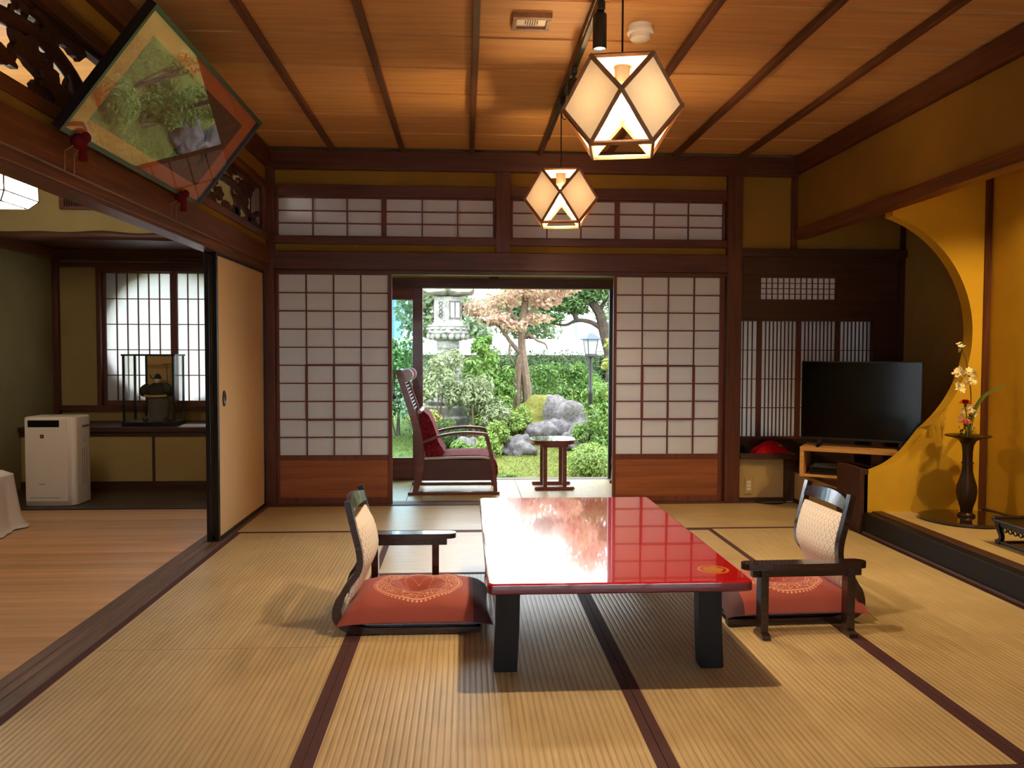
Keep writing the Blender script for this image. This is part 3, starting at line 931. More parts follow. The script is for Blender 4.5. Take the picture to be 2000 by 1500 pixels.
# grille high on the side room wall
t = thing('wall_grille', 'brown slatted air grille high on the side room wall', 'grille', (-2.45, 5.645, 2.03))
g0, g1 = -2.712, -2.19
for nm, a, b in (('frame_rail', (g0, 5.63, 2.03), (g1, 5.66, 2.05)), ('frame_rail', (g0, 5.63, 2.168), (g1, 5.66, 2.19)), ('frame_stile', (g0, 5.63, 2.05), (g0 + 0.03, 5.66, 2.168)), ('frame_stile', (g1 - 0.03, 5.63, 2.05), (g1, 5.66, 2.168))):
    box(nm, a, b, 'beamx', t, 0.002)
box('dark_backing', (g0 + 0.03, 5.652, 2.05), (g1 - 0.03, 5.659, 2.168), 'blackplastic', t)
x = g0 + 0.042
while x < g1 - 0.035:
    box('slat', (x - 0.0035, 5.634, 2.05), (x + 0.0035, 5.652, 2.168), 'nookwood', t)
    x += 0.0155
endthing()

# ------------------------------------------------------------------ veranda and glass doors
fv = struct('floor_veranda', 'pale tatami floor of the sunlit veranda beyond the shoji', 'floor')
box('subfloor', (-1.41, 5.88, -0.12), (1.98, 6.93, -0.03), 'darkboard', fv)
for a, b in ((-1.41, -0.43), (-0.43, 0.42), (0.42, 1.27), (1.27, 1.98)):
    o = box('veranda_mat', (a + 0.002, 5.882, -0.03), (b - 0.002, 6.86, 0.0), 'tatami_cross', fv)
box('outer_sill', (-1.41, 6.86, -0.10), (1.98, 6.95, 0.004), 'sillx', fv, 0.003)
wv = struct('wall_veranda', 'outer veranda wall with timber lintel above the glass doors', 'wall')
box('lintel', (-1.41, 6.85, 1.62), (1.98, 6.95, 1.70), 'beamx', wv, 0.004)
box('upper_panel', (-1.41, 6.88, 1.70), (1.98, 6.93, 2.1), 'beige', wv)
box('veranda_ceiling', (-1.41, 5.86, 2.02), (1.98, 6.93, 2.06), 'beige', wv)
box('end_panel', (1.95, 6.05, 0.0), (1.99, 6.95, 2.06), 'beige', wv)
box('short_post', (0.20, 6.86, 1.70), (0.28, 6.94, 2.02), 'post', wv)
ev = struct('shading_eave', 'unseen dark timber eave added over the garden side to cut the sky light', 'roof')
v, f = prism([(5.95, 2.30), (7.75, 1.99), (7.75, 2.04), (5.95, 2.36)], 'x', -1.5, 4.0)  # unseen eave, added to reduce sky light on the shoji
raw('shading_eave_board', (v, f), 'nookwood', ev, False)
for i in range(10):
    x = -1.35 + i * 0.55
    v, f = prism([(6.95, 2.06), (7.70, 1.935), (7.70, 1.99), (6.95, 2.12)], 'x', x - 0.025, x + 0.025)
    raw('shading_eave_rafter', (v, f), 'nookwood', ev, False)

def glass_door(name, x0, x1, y, label, edge='rocker'):
    t = thing(name, label, 'glass door', ((x0 + x1) / 2, y, 0.004), 'veranda glass doors')
    z0, z1 = 0.005, 1.62
    s = 0.085
    box('stile', (x0, y - 0.018, z0), (x0 + s, y + 0.018, z1), edge, t, 0.003)
    box('stile', (x1 - s, y - 0.018, z0), (x1, y + 0.018, z1), 'rocker', t, 0.003)
    box('rail', (x0 + s, y - 0.018, z1 - 0.10), (x1 - s, y + 0.018, z1), 'rocker', t, 0.003)
    box('rail', (x0 + s, y - 0.018, z0), (x1 - s, y + 0.018, 0.19), 'rocker', t, 0.003)
    box('glass_pane', (x0 + s, y - 0.002, 0.19), (x1 - s, y + 0.002, z1 - 0.10), 'glass', t)
    endthing()
glass_door('glass_door', -1.08, -0.357, 6.885, 'wood-framed glass door slid open behind the rocking chair')
glass_door('glass_door', -1.40, -0.70, 6.925, 'wood-framed glass door behind the left tall shoji screen')
glass_door('glass_door', 1.225, 1.94, 6.885, 'wood-framed glass door with black edge behind the right tall shoji screen', 'blackmetal')

# ------------------------------------------------------------------ red table
def make_table():
    x0, x1, y0, y1, zt = 0.072, 0.938, 2.563, 4.11, 0.34
    t = thing('low_table', 'glossy red lacquered low table on stubby black legs', 'table', ((x0 + x1) / 2, (y0 + y1) / 2, 0))
    th = 0.036
    # rounded top with softly bevelled edge
    def rr(x0, x1, y0, y1, r, n=5):
        P = []
        for (cx, cy, a0) in ((x1 - r, y1 - r, 0), (x0 + r, y1 - r, 90), (x0 + r, y0 + r, 180), (x1 - r, y0 + r, 270)):
            for i in range(n + 1):
                a = math.radians(a0 + 90 * i / n)
                P.append((cx + r * math.cos(a), cy + r * math.sin(a)))
        return P
    loops = [(0.006, zt - th), (0.0, zt - th + 0.005), (0.0, zt - 0.007), (0.002, zt - 0.002), (0.007, zt)]
    V, F = [], []
    n = None
    for inset, z in loops:
        P = rr(x0 + inset, x1 - inset, y0 + inset, y1 - inset, 0.018)
        n = len(P)
        V += [(p[0], p[1], z) for p in P]
    for i in range(len(loops) - 1):
        for k in range(n):
            F.append((i * n + k, i * n + (k + 1) % n, (i + 1) * n + (k + 1) % n, (i + 1) * n + k))
    F.append(tuple(range(n))[::-1])
    top = F + [tuple(range((len(loops) - 1) * n, len(loops) * n))]
    o = raw('table_top', (V, top), 'red', t, True, 25)
    o.data.materials.append(K['rededge'])
    for p in o.data.polygons:
        if p.center.z < zt - 0.0075:
            p.material_index = 1
        if len(p.vertices) > 4:
            p.use_smooth = False
    o['label'] = 'mirror-gloss red lacquer top'
    for sx, sy in ((0, 0), (1, 0), (0, 1), (1, 1)):
        lx = x0 + 0.072 if sx == 0 else x1 - 0.105
        ly = y0 + 0.165 if sy == 0 else y1 - 0.225
        fl_ = 0.010 if sx else -0.010
        V, F = [], []
        for z, o_, g in ((0.0, fl_, 0.004), (0.004, fl_, 0.0), (0.15, fl_ * 0.3, 0.0), (zt - th, 0.0, 0.0)):
            V += [(lx - 0.038 + o_ + g, ly - 0.03 + g, z), (lx + 0.042 + o_ - g, ly - 0.03 + g, z), (lx + 0.042 + o_ - g, ly + 0.03 - g, z), (lx - 0.038 + o_ + g, ly + 0.03 - g, z)]
        for i in range(3):
            for k in range(4):
                F.append((i * 4 + k, i * 4 + (k + 1) % 4, i * 4 + 4 + (k + 1) % 4, i * 4 + 4 + k))
        F += [(3, 2, 1, 0), (12, 13, 14, 15)]
        raw('leg', (V, F), 'blackleg', t, False)
        # curved bracket under the apron
        d = 1 if sx == 0 else -1
        e = lx + d * 0.04
        br = [(e, zt - th), (e, zt - th - 0.03), (e + d * 0.035, zt - th - 0.028), (e + d * 0.06, zt - th - 0.016), (e + d * 0.085, zt - th - 0.012), (e + d * 0.09, zt - th)]
        raw('bracket', prism(br, 'y', ly - 0.016, ly + 0.016), 'blackleg', t, False)
    for ly in (y0 + 0.165, y1 - 0.225):
        box('apron', (x0 + 0.08, ly - 0.012, zt - th - 0.012), (x1 - 0.08, ly + 0.012, zt - th), 'blackleg', t)
    for lx in (x0 + 0.075, x1 - 0.105):
        box('apron', (lx - 0.012, y0 + 0.19, zt - th - 0.03), (lx + 0.012, y1 - 0.25, zt - th), 'blackleg', t)
    # gold crest inlaid near one corner: ring and five-lobed flower
    ex, ey, ez = 0.848, 2.708, zt
    def ringmesh(r0, r1, z0, z1, n=48):
        V, F = [], []
        for k in range(n):
            a = 2 * PI * k / n
            for r_, z_ in ((r0, z0), (r0, z1), (r1, z1), (r1, z0)):
                V.append((ex + r_ * math.cos(a), ey + r_ * math.sin(a), z_))
        for k in range(n):
            q = (k + 1) % n
            for j in range(3):
                F.append((k * 4 + j, q * 4 + j, q * 4 + j + 1, k * 4 + j + 1))
        return V, F
    cr = raw('gold_crest', ringmesh(0.044, 0.053, ez - 0.001, ez + 0.0006), 'gold', t, False)
    cr['label'] = 'round gold crest'
    P = []
    for k in range(60):
        a = 2 * PI * k / 60
        P.append((ex + (0.030 + 0.007 * abs(math.cos(2.5 * a))) * math.cos(a), ey + (0.030 + 0.007 * abs(math.cos(2.5 * a))) * math.sin(a)))
    raw('petals', prism(P, 'z', ez - 0.001, ez + 0.0006), 'gold', cr, False)
    endthing()
make_table()

# ------------------------------------------------------------------ legless chairs with single armrests
def make_zaisu(label, loc, rotz, arm):
    t = thing('floor_chair', label, 'floor chair', loc, 'legless floor chairs', rotz=rotz)
    path = [(0.285, 0.016), (0.15, 0.014), (0.0, 0.014), (-0.15, 0.016), (-0.225, 0.028), (-0.262, 0.062), (-0.258, 0.115), (-0.222, 0.185), (-0.180, 0.245), (-0.176, 0.31), (-0.196, 0.40), (-0.222, 0.512)]
    prof = spline([(a, 0, b) for a, b in path], 4)
    for s in (-1, 1):
        p = [Vector((q.x, s * 0.19, q.z)) for q in prof]
        w = [0.030] * len(p)
        raw('side_frame', ribbon(p, (0, 1, 0), w, [0.024 + (0.008 if 12 < i < 26 else 0) for i in range(len(p))]), 'darkwood', t, True, 50)
    # seat board and crest rail
    box('seat_board', (-0.21, -0.178, 0.020), (0.27, 0.178, 0.034), 'darkwood', t, 0.004)
    V, F = [], []
    n = 10
    for i in range(n + 1):
        u = -1 + 2 * i / n
        yy = u * 0.178
        bow = -0.018 * (1 - u * u)
        top = 0.492 + 0.016 * (1 - u * u)
        for dx, z in ((-0.012, 0.452), (0.012, 0.452), (0.010, top), (-0.010, top)):
            V.append((-0.206 - (z - 0.452) * 0.23 + bow + dx, yy, z))
    for i in range(n):
        for k in range(4):
            F.append((i * 4 + k, i * 4 + (k + 1) % 4, i * 4 + 4 + (k + 1) % 4, i * 4 + 4 + k))
    F += [(3, 2, 1, 0), tuple(range(4 * n, 4 * n + 4))]
    o = raw('crest_rail', (V, F), 'darkwood', t, True, 40); fix_normals(o)
    # padded back, bowed and thicker in the middle
    V, F = [], []
    nu, nv = 12, 14
    sp = spline([(-0.230, 0, 0.105), (-0.198, 0, 0.20), (-0.168, 0, 0.27), (-0.172, 0, 0.34), (-0.198, 0, 0.432)], 6)
    for side in (0, 1):
        for j in range(nv + 1):
            q = sp[int(round(j * (len(sp) - 1) / nv))]
            vv = j / nv
            for i in range(nu + 1):
                u = -1 + 2 * i / nu
                e = max(0.0, 1 - abs(u) ** 4) * max(0.0, 1 - abs(2 * vv - 1) ** 6)
                th = (0.004 + 0.030 * e) if side == 0 else -(0.004 + 0.008 * e)
                yy = u * 0.172 * (1 if 0.04 < vv < 0.96 else 0.97)
                V.append((q.x + th, yy, q.z))
    m = (nu + 1) * (nv + 1)
    for side in (0, 1):
        for j in range(nv):
            for i in range(nu):
                a = side * m + j * (nu + 1) + i
                F.append((a, a + 1, a + nu + 2, a + nu + 1) if side == 0 else (a, a + nu + 1, a + nu + 2, a + 1))
    rim = [j * (nu + 1) for j in range(nv)] + [nv * (nu + 1) + i for i in range(nu)] + [(nv - j) * (nu + 1) + nu for j in range(nv)] + [nu - i for i in range(nu)]
    for k in range(len(rim)):
        a, b = rim[k], rim[(k + 1) % len(rim)]
        F.append((a, b, m + b, m + a))
    o = raw('back_pad', (V, F), 'lattice', t, True, 60); fix_normals(o)
    o['label'] = 'cream back pad with small diamond weave'
    # armrest on the sitter's left
    ax0, ax1, legs, ay = arm
    pts = []
    hw = 0.034
    for i in range(9):
        a = -PI / 2 + PI * i / 8
        pts.append((ax1 - hw + hw * math.cos(a), ay + hw * math.sin(a)))
    for i in range(9):
        a = PI / 2 + PI * i / 8
        pts.append((ax0 + hw + hw * math.cos(a), ay + hw * math.sin(a)))
    ar = raw('armrest', prism(pts, 'z', 0.262, 0.284), 'darkwood', t, True, 30)
    box('under_rail', (ax0 + 0.02, ay - 0.014, 0.230), (ax1 - 0.04, ay + 0.014, 0.262), 'darkwood', ar, 0.003)
    for lx in legs:
        box('arm_leg', (lx - 0.015, ay - 0.026, 0.014), (lx + 0.015, ay + 0.026, 0.262), 'darkwood', ar, 0.004)
        v, f = prism([(ay - 0.048, 0.0), (ay + 0.048, 0.0), (ay + 0.044, 0.014), (ay + 0.03, 0.022), (ay - 0.03, 0.022), (ay - 0.044, 0.014)], 'x', lx - 0.016, lx + 0.016)
        raw('arm_foot', (v, f), 'darkwood', ar, False)
    endthing()
    return t
make_zaisu('low legless chair on the left of the table, arm on its far side', (-0.225, 3.285, 0.002), 0.0, (-0.20, 0.185, (-0.17, 0.095), 0.285))
make_zaisu('low legless chair on the right of the table, arm towards the viewer', (1.315, 3.325, 0.002), PI + 0.03, (-0.21, 0.28, (-0.145, 0.195), 0.325))

def zabuton(label, loc, rotz, sx=0.585, sy=0.455, tuft=0.055):
    t = thing('floor_cushion', label, 'cushion', loc, 'rust seat cushions', rotz=rotz)
    nu = nv = 30
    V, F = [], []
    for side in (1, -1):
        for j in range(nv + 1):
            for i in range(nu + 1):
                u, v = -1 + 2 * i / nu, -1 + 2 * j / nv
                # corners pulled outwards into points, edges drawn in
                px = u * sx / 2 * (1 - 0.055 * (1 - v * v) + 0.02 * v * v * abs(v))
                py = v * sy / 2 * (1 - 0.055 * (1 - u * u))
                e = (max(0, 1 - abs(u) ** 3.6) * max(0, 1 - abs(v) ** 3.6)) ** 0.42
                h = 0.078 * e if side == 1 else -0.030 * e
                r = math.hypot(px, py)
                if side == 1:
                    h -= tuft * math.exp(-(r / 0.06) ** 2) * e
                    h -= 0.014 * math.exp(-(abs(px * 0.8 + py) / 0.02) ** 2) * math.exp(-(r / 0.12) ** 2)
                    h += 0.003 * math.sin(14 * u + 3 * v) * e
                droop = -0.014 * (abs(u) ** 6 + abs(v) ** 6)
                V.append((px, py, h + droop))
    m = (nu + 1) * (nv + 1)
    for s in (0, 1):
        for j in range(nv):
            for i in range(nu):
                a = s * m + j * (nu + 1) + i
                F.append((a, a + 1, a + nu + 2, a + nu + 1) if s == 0 else (a, a + nu + 1, a + nu + 2, a + 1))
    o = raw('cover', (V, F), 'cushion', t, True, 80)
    raw('tuft', ball((0, 0, 0.024), (0.009, 0.009, 0.006), 8, 5), 'crimson', t)
    endthing()
zabuton('rust cushion with round cream medallion on the left floor chair', (-0.190, 3.285, 0.068), 0.0)
zabuton('rust cushion half hidden by the armrest on the right floor chair', (1.315, 3.325, 0.068), PI + 0.03)

# ------------------------------------------------------------------ pendant lamps
def pendant(label, c, rot, ceil=2.455, group='wood and paper pendant lamps', power=58):
    R_, hh = 0.195, 0.138
    t = thing('pendant_lamp', label, 'pendant lamp', c, group)
    C = Vector(c)
    eq = [C + Vector((R_ * math.cos(rot + k * PI / 2), R_ * math.sin(rot + k * PI / 2), 0)) for k in range(4)]
    r2 = R_ * math.sqrt(0.5)
    tp = [C + Vector((r2 * math.cos(rot + PI / 4 + k * PI / 2), r2 * math.sin(rot + PI / 4 + k * PI / 2), hh)) for k in range(4)]
    bt = [p - Vector((0, 0, 2 * hh)) for p in tp]
    edges = []
    for k in range(4):
        q = (k + 1) % 4
        edges += [(tp[k], tp[q]), (bt[k], bt[q]), (tp[k], eq[k]), (tp[k], eq[q]), (bt[k], eq[k]), (bt[k], eq[q])]
    for a, b in edges:
        d = (b - a).normalized()
        mid = (a + b) / 2
        out = (mid - C).normalized()
        side = d.cross(out).normalized()
        raw('frame_bar', ribbon([a - d * 0.004, b + d * 0.004], side, 0.013, 0.010), 'lampframe', t, False)
    for k in range(4):                      # four paper diamonds
        q = (k + 1) % 4
        pts = [tp[k], eq[k], bt[k], eq[q]]
        cen = sum(pts, Vector()) / 4
        nrm = (cen - C).normalized()
        pts = [cen + (p - cen) * 0.985 - nrm * 0.002 for p in pts]
        raw('paper_panel', ([tuple(p) for p in pts], [(0, 1, 2, 3)]), 'lampaper', t, False)   # a single sheet of paper
    V = [tuple(C + (p - C) * 0.98) for p in tp]
    V2 = [(v[0], v[1], v[2] - 0.004) for v in V]
    raw('top_panel', (V2 + V, [(3, 2, 1, 0), (4, 5, 6, 7)] + [(i, (i + 1) % 4, 4 + (i + 1) % 4, 4 + i) for i in range(4)]), 'lampaper', t, False)
    raw('socket', lathe([(0.016, 0.134), (0.026, 0.131), (0.026, 0.075), (0.019, 0.066), (0.019, 0.055), (0.0, 0.055)], 16, c), 'cream', t)
    raw('bulb', lathe([(0.004, -0.030), (0.021, -0.021), (0.027, -0.004), (0.022, 0.022), (0.012, 0.066)], 10, (C.x, C.y, C.z - 0.010)), 'bulb', t)
    ld = bpy.data.lights.new('added_floor_beam', 'SPOT')          # extra spot added under the bulb to brighten the floor
    ld.energy = power; ld.color = WARM2; ld.spot_size = math.radians(150); ld.spot_blend = 0.8; ld.shadow_soft_size = 0.02
    lo = bpy.data.objects.new('added_floor_beam', ld); COL.objects.link(lo)
    lo.parent = t; lo.location = (0, 0, -0.065)
    raw('cord', tube([(C.x, C.y, C.z + 0.132), (C.x, C.y, (C.z + ceil) / 2), (C.x, C.y, ceil - 0.05)], 0.0035, 6), 'cord', t)
    box('rail_adaptor', (C.x - 0.016, C.y - 0.045, ceil - 0.07), (C.x + 0.016, C.y + 0.045, ceil - 0.024), 'blackmetal', t, 0.004)
    raw('cord_loop', tube([(C.x + 0.012 + 0.014 * math.sin(a), C.y - 0.03, ceil - 0.105 + 0.036 * math.cos(a)) for a in np.linspace(0, 2 * PI, 17)], 0.0028, 5), 'cord', t)
    endthing()
    return t
LX = 0.5225
pendant('larger-looking nearer pendant lamp of wooden bars and cream paper diamonds', (LX - 0.008, 2.68, 1.887), -PI / 2 - 0.20)
pendant('smaller-looking farther pendant lamp hanging in front of the transom shoji', (LX - 0.012, 4.36, 1.905), -PI / 2 - 0.14, power=42)

tr = tag(box('light_rail', (LX - 0.011, 0.3, 2.431), (LX + 0.011, 5.2, 2.4552), 'blackmetal', None, 0.002), 'thin black lighting rail fixed along a ceiling batten', 'light rail')

def spot(label, y, x=LX, drop=0.04, power=14, size=80):
    t = thing('rail_spotlight', label, 'spotlight', (x, y, 2.25), 'rail spotlights')
    box('rail_adaptor', (x - 0.015, y - 0.04, 2.402), (x + 0.015, y + 0.04, 2.431), 'blackmetal', t, 0.003)
    raw('stem', lathe([(0.009, 2.402), (0.009, 2.402 - drop)], 10, (x, y, 0)), 'blackmetal', t)
    z1 = 2.402 - drop
    raw('housing', lathe([(0.010, z1 + 0.003), (0.026, z1), (0.0275, z1 - 0.004), (0.0275, z1 - 0.132), (0.0245, z1 - 0.134), (0.0245, z1 - 0.122)], 20, (x, y, 0)), 'blackmetal', t)
    ld = bpy.data.lights.new('rail_beam', 'SPOT')
    ld.energy = power; ld.color = (1.0, 0.72, 0.42); ld.spot_size = math.radians(size); ld.spot_blend = 0.7; ld.shadow_soft_size = 0.02
    lo = bpy.data.objects.new('rail_beam', ld); COL.objects.link(lo)
    lo.parent = t; lo.location = Vector((x, y, z1 - 0.14)) - ORG
    raw('lens', lathe([(0.024, z1 - 0.127), (0.024, z1 - 0.120)], 10, (x, y, 0)), 'frost', t)
    endthing()
spot('black cylinder spotlight hanging beside the nearer pendant cord', 3.19, LX, 0.005)
spot('black cylinder spotlight half hidden behind the nearer pendant lamp', 3.90, LX - 0.008, 0.02, 10)

t = thing('ceiling_vent', 'small wood-framed vent panel set in the ceiling planks', 'ceiling panel', (0.279, 3.49, 2.49))
a0, a1, b0, b1 = 0.197, 0.361, 3.415, 3.565
for nm, A, B in (('frame_rail', (a0, b0, 2.470), (a1, b0 + 0.028, 2.492)), ('frame_rail', (a0, b1 - 0.028, 2.470), (a1, b1, 2.492)), ('frame_stile', (a0, b0 + 0.028, 2.470), (a0 + 0.02, b1 - 0.028, 2.492)), ('frame_stile', (a1 - 0.02, b0 + 0.028, 2.470), (a1, b1 - 0.028, 2.492))):
    box(nm, A, B, 'lampframe', t, 0.003)
pl = box('plate', (a0 + 0.02, b0 + 0.028, 2.480), (a1 - 0.02, b1 - 0.028, 2.490), 'white', t)
for i in range(6):
    xx = 0.279 - 0.025 + i * 0.010
    hgt = 0.030 * math.sqrt(max(0.05, 1 - ((xx - 0.279) / 0.032) ** 2))
    box('slot', (xx - 0.0028, 3.49 - hgt, 2.4788), (xx + 0.0028, 3.49 + hgt, 2.4812), 'nookwood', t)
endthing()
t = thing('smoke_detector', 'round white smoke detector on the ceiling beside the lamp cord', 'smoke detector', (0.752, 3.52, 2.49))
raw('base', lathe([(0.052, 2.490), (0.052, 2.472), (0.058, 2.468), (0.058, 2.456), (0.052, 2.452), (0.03, 2.4515), (0.0, 2.4515)], 28, (0.752, 3.52, 0)), 'white', t)
raw('sensor_cap', lathe([(0.044, 2.4525), (0.044, 2.434), (0.036, 2.427), (0.0, 2.425)], 28, (0.752, 3.52, 0)), 'white', t)
endthing()

# ------------------------------------------------------------------ tilted framed picture on the left wall
def picture():
    A = Vector((-1.315, 2.72, 1.80)); B = Vector((-1.315, 4.083, 1.80))
    up = Vector((0.312, 0, 0.408))
    ex = (B - A).normalized(); ez = up.normalized(); ny = ex.cross(ez)   # ny points into the room
    if ny.x < 0:
        ny = -ny
    Wd, Hd = (B - A).length, up.length
    t = thing('framed_picture', 'long framed picture tilted forward above the beam, glass reflecting the garden', 'picture', tuple(A + ex * Wd / 2))
    def slab(name, u0, u1, v0, v1, d0, d1, mat, par=t):
        V = []
        for d in (d0, d1):
            for (u, v) in ((u0, v0), (u1, v0), (u1, v1), (u0, v1)):
                V.append(tuple(A + ex * u + ez * v + ny * d))
        o = raw(name, (V, bx((0, 0, 0), (1, 1, 1))[1]), mat, par, False)
        fix_normals(o)
        return o
    fw = 0.016
    slab('frame_rail', 0, Wd, 0, fw, -0.018, 0.014, 'blackframe'); slab('frame_rail', 0, Wd, Hd - fw, Hd, -0.018, 0.014, 'blackframe')
    slab('frame_stile', 0, fw, fw, Hd - fw, -0.018, 0.014, 'blackframe'); slab('frame_stile', Wd - fw, Wd, fw, Hd - fw, -0.018, 0.014, 'blackframe')
    slab('backing', fw, Wd - fw, fw, Hd - fw, -0.016, -0.008, 'blackframe')
    m = slab('mount', fw, Wd - fw, fw, Hd - fw, -0.008, -0.004, 'matboard')
    m['label'] = 'orange-brown mount'
    p = slab('painting', fw + 0.12, Wd - fw - 0.12, fw + 0.062, Hd - fw - 0.062, -0.004, -0.003, 'painting')
    p['label'] = 'brown silk painting with dark leaves'
    rnd = random.Random(4)
    parts = []
    for cu, cv, n_ in ((0.98, 0.30, 9), (1.09, 0.20, 6), (0.83, 0.16, 8)):
        for i in range(n_):
            a = 2 * PI * i / n_ + rnd.random()
            l = rnd.uniform(0.03, 0.055)
            base = Vector((cu, cv)); d = Vector((math.cos(a), math.sin(a))); s = Vector((-d.y, d.x))
            pts = [base, base + d * l * 0.5 + s * 0.012, base + d * l, base + d * l * 0.5 - s * 0.012]
            parts.append(([tuple(A + ex * q.x + ez * q.y - ny * 0.0026) for q in pts], [(0, 1, 2, 3)]))
    raw('painted_leaves', join(*parts), 'inkleaf', p, False)
    slab('glazing', fw, Wd - fw, fw, Hd - fw, 0.006, 0.008, 'glaze')
    # padded crimson rests with hanging cords
    for u in (0.13, 1.115):
        c = A + ex * u
        pad = raw('rest_pad', join(ball((c.x + 0.012, c.y, c.z - 0.012), (0.026, 0.034, 0.026), 12, 8), ball((c.x + 0.032, c.y + 0.012, c.z + 0.006), (0.014, 0.02, 0.018), 10, 6),
                                   lathe([(0.014, 0.0), (0.012, -0.03), (0.016, -0.055), (0.0, -0.058)], 10, (c.x + 0.022, c.y + 0.005, c.z - 0.02))), 'crimson', t)
        for dy in (-0.03, 0.035):
            raw('cord', tube([(c.x + 0.014, c.y + dy * 0.4, c.z - 0.02), (c.x - 0.020, c.y + dy, c.z - 0.05), (c.x - 0.022, c.y + dy, c.z - 0.115)], 0.0022, 5), 'cordred', pad)
    endthing()
picture()

# ------------------------------------------------------------------ rocking chairs and side table on the veranda
def rocking_chair(label, loc, rotz):
    """faces +x in its own coordinates; y across, width 0.48"""
    t = thing('recliner_chair', label, 'chair', loc, 'veranda recliners', rotz=rotz)
    hw = 0.235
    for s in (-1, 1):
        y = s * hw
        box('runner', (-0.345, y - 0.020, 0.0), (0.350, y + 0.020, 0.020), 'rocker', t, 0.004)
        back = spline([(-0.290, y, 0.018), (-0.272, y, 0.10), (-0.250, y, 0.24), (-0.258, y, 0.40), (-0.300, y, 0.58), (-0.358, y, 0.76), (-0.418, y, 0.945)], 5)
        raw('back_post', ribbon(back, (0, 1, 0), 0.030, [0.040 + 0.014 * math.sin(PI * i / (len(back) - 1)) for i in range(len(back))]), 'rocker', t, True, 50)
        leg = spline([(0.318, y, 0.018), (0.312, y, 0.12), (0.290, y, 0.27), (0.262, y, 0.40), (0.245, y, 0.452)], 5)
        raw('front_leg', ribbon(leg, (0, 1, 0), 0.030, 0.030), 'rocker', t, True, 50)
        arm = spline([(-0.262, y, 0.385), (-0.19, y, 0.415), (-0.08, y, 0.450), (0.06, y, 0.468), (0.18, y, 0.465), (0.255, y, 0.455)], 5)
        raw('armrest', ribbon(arm, (0, 1, 0), 0.046, 0.020), 'rocker', t, True, 50)
        box('side_panel', (-0.245, y - 0.008, 0.105), (0.292, y + 0.008, 0.262), 'leather', t, 0.004)
        pp = tube(spline([(-0.22, y * 0.99, 0.272), (0.0, y * 0.99, 0.279), (0.20, y * 0.99, 0.281), (0.276, y * 0.99, 0.272)], 4), 0.011, 8)
        raw('piping', pp, 'piping', t)
    for x, z in ((-0.275, 0.075), (0.30, 0.075)):
        box('stretcher', (x - 0.012, -hw, z - 0.012), (x + 0.012, hw, z + 0.012), 'rocker', t, 0.003)
    # seat: flat cushion rolling over the front edge
    prof = [(-0.24, 0.278), (-0.10, 0.290), (0.08, 0.298), (0.20, 0.297), (0.275, 0.288), (0.312, 0.262), (0.335, 0.215), (0.338, 0.165), (0.328, 0.118), (0.30, 0.105), (0.28, 0.12), (0.27, 0.22), (0.20, 0.25), (-0.24, 0.245)]
    raw('seat_cushion', prism(prof, 'y', -hw + 0.018, hw - 0.018), 'damask', t, True, 50)
    # sagging back cushion
    prof = [(-0.262, 0.615), (-0.228, 0.632), (-0.190, 0.60), (-0.160, 0.54), (-0.135, 0.47), (-0.118, 0.40), (-0.085, 0.345), (-0.068, 0.318), (-0.085, 0.295), (-0.15, 0.283), (-0.21, 0.29), (-0.228, 0.36), (-0.24, 0.45), (-0.262, 0.54)]
    raw('back_cushion', prism(prof, 'y', -hw + 0.03, hw - 0.03), 'damask', t, True, 60)
    raw('cushion_tie', tube([(-0.258, -hw + 0.03, 0.625), (-0.245, 0, 0.632), (-0.258, hw - 0.03, 0.625)], 0.016, 8), 'piping', t)
    # slatted ladder of cords between the posts
    for i in range(9):
        u = i / 8
        x = -0.318 - 0.072 * u; z = 0.64 + 0.20 * u
        raw('back_cord', tube([(x + 0.012, -hw, z), (x + 0.012, hw, z)], 0.0045, 6), 'piping', t)
    box('top_rail', (-0.432, -hw, 0.915), (-0.398, hw, 0.945), 'rocker', t, 0.005)
    rl = raw('head_roll', [(x, z, y) for x, y, z in []] and None or xf(lathe([(0.0, -0.21), (0.040, -0.205), (0.047, -0.19), (0.047, 0.19), (0.040, 0.205), (0.0, 0.21)], 16), Matrix.Translation((-0.352, 0, 0.905)) @ Matrix.Rotation(PI / 2, 4, 'X')), 'damask', t)
    for s in (-1, 1):
        raw('roll_end', xf(lathe([(0.048, -0.022), (0.050, 0.0), (0.044, 0.018), (0.0, 0.022)], 16), Matrix.Translation((-0.352, s * 0.195, 0.905)) @ Matrix.Rotation(-s * PI / 2, 4, 'X')), 'piping', rl)
        x = -0.478 if s == 1 else -0.446
        raw('weight_cord', join(tube([(-0.42, s * 0.12 - 0.06, 0.940), (x, s * 0.12 - 0.06, 0.938), (x - 0.006, s * 0.12 - 0.06, 0.80), (x - 0.006, s * 0.12 - 0.06, 0.745)], 0.004, 6), ball((x - 0.006, s * 0.12 - 0.06, 0.735), (0.018, 0.018, 0.014), 10, 7)), 'blackmetal', t)
    endthing()
rocking_chair('reddish wooden recliner with crimson cushions on the veranda, facing right', (-0.088, 6.385, 0.002), 0.0)
rocking_chair('second recliner mostly hidden behind the right tall shoji, only a runner showing', (1.545, 6.42, 0.002), PI)

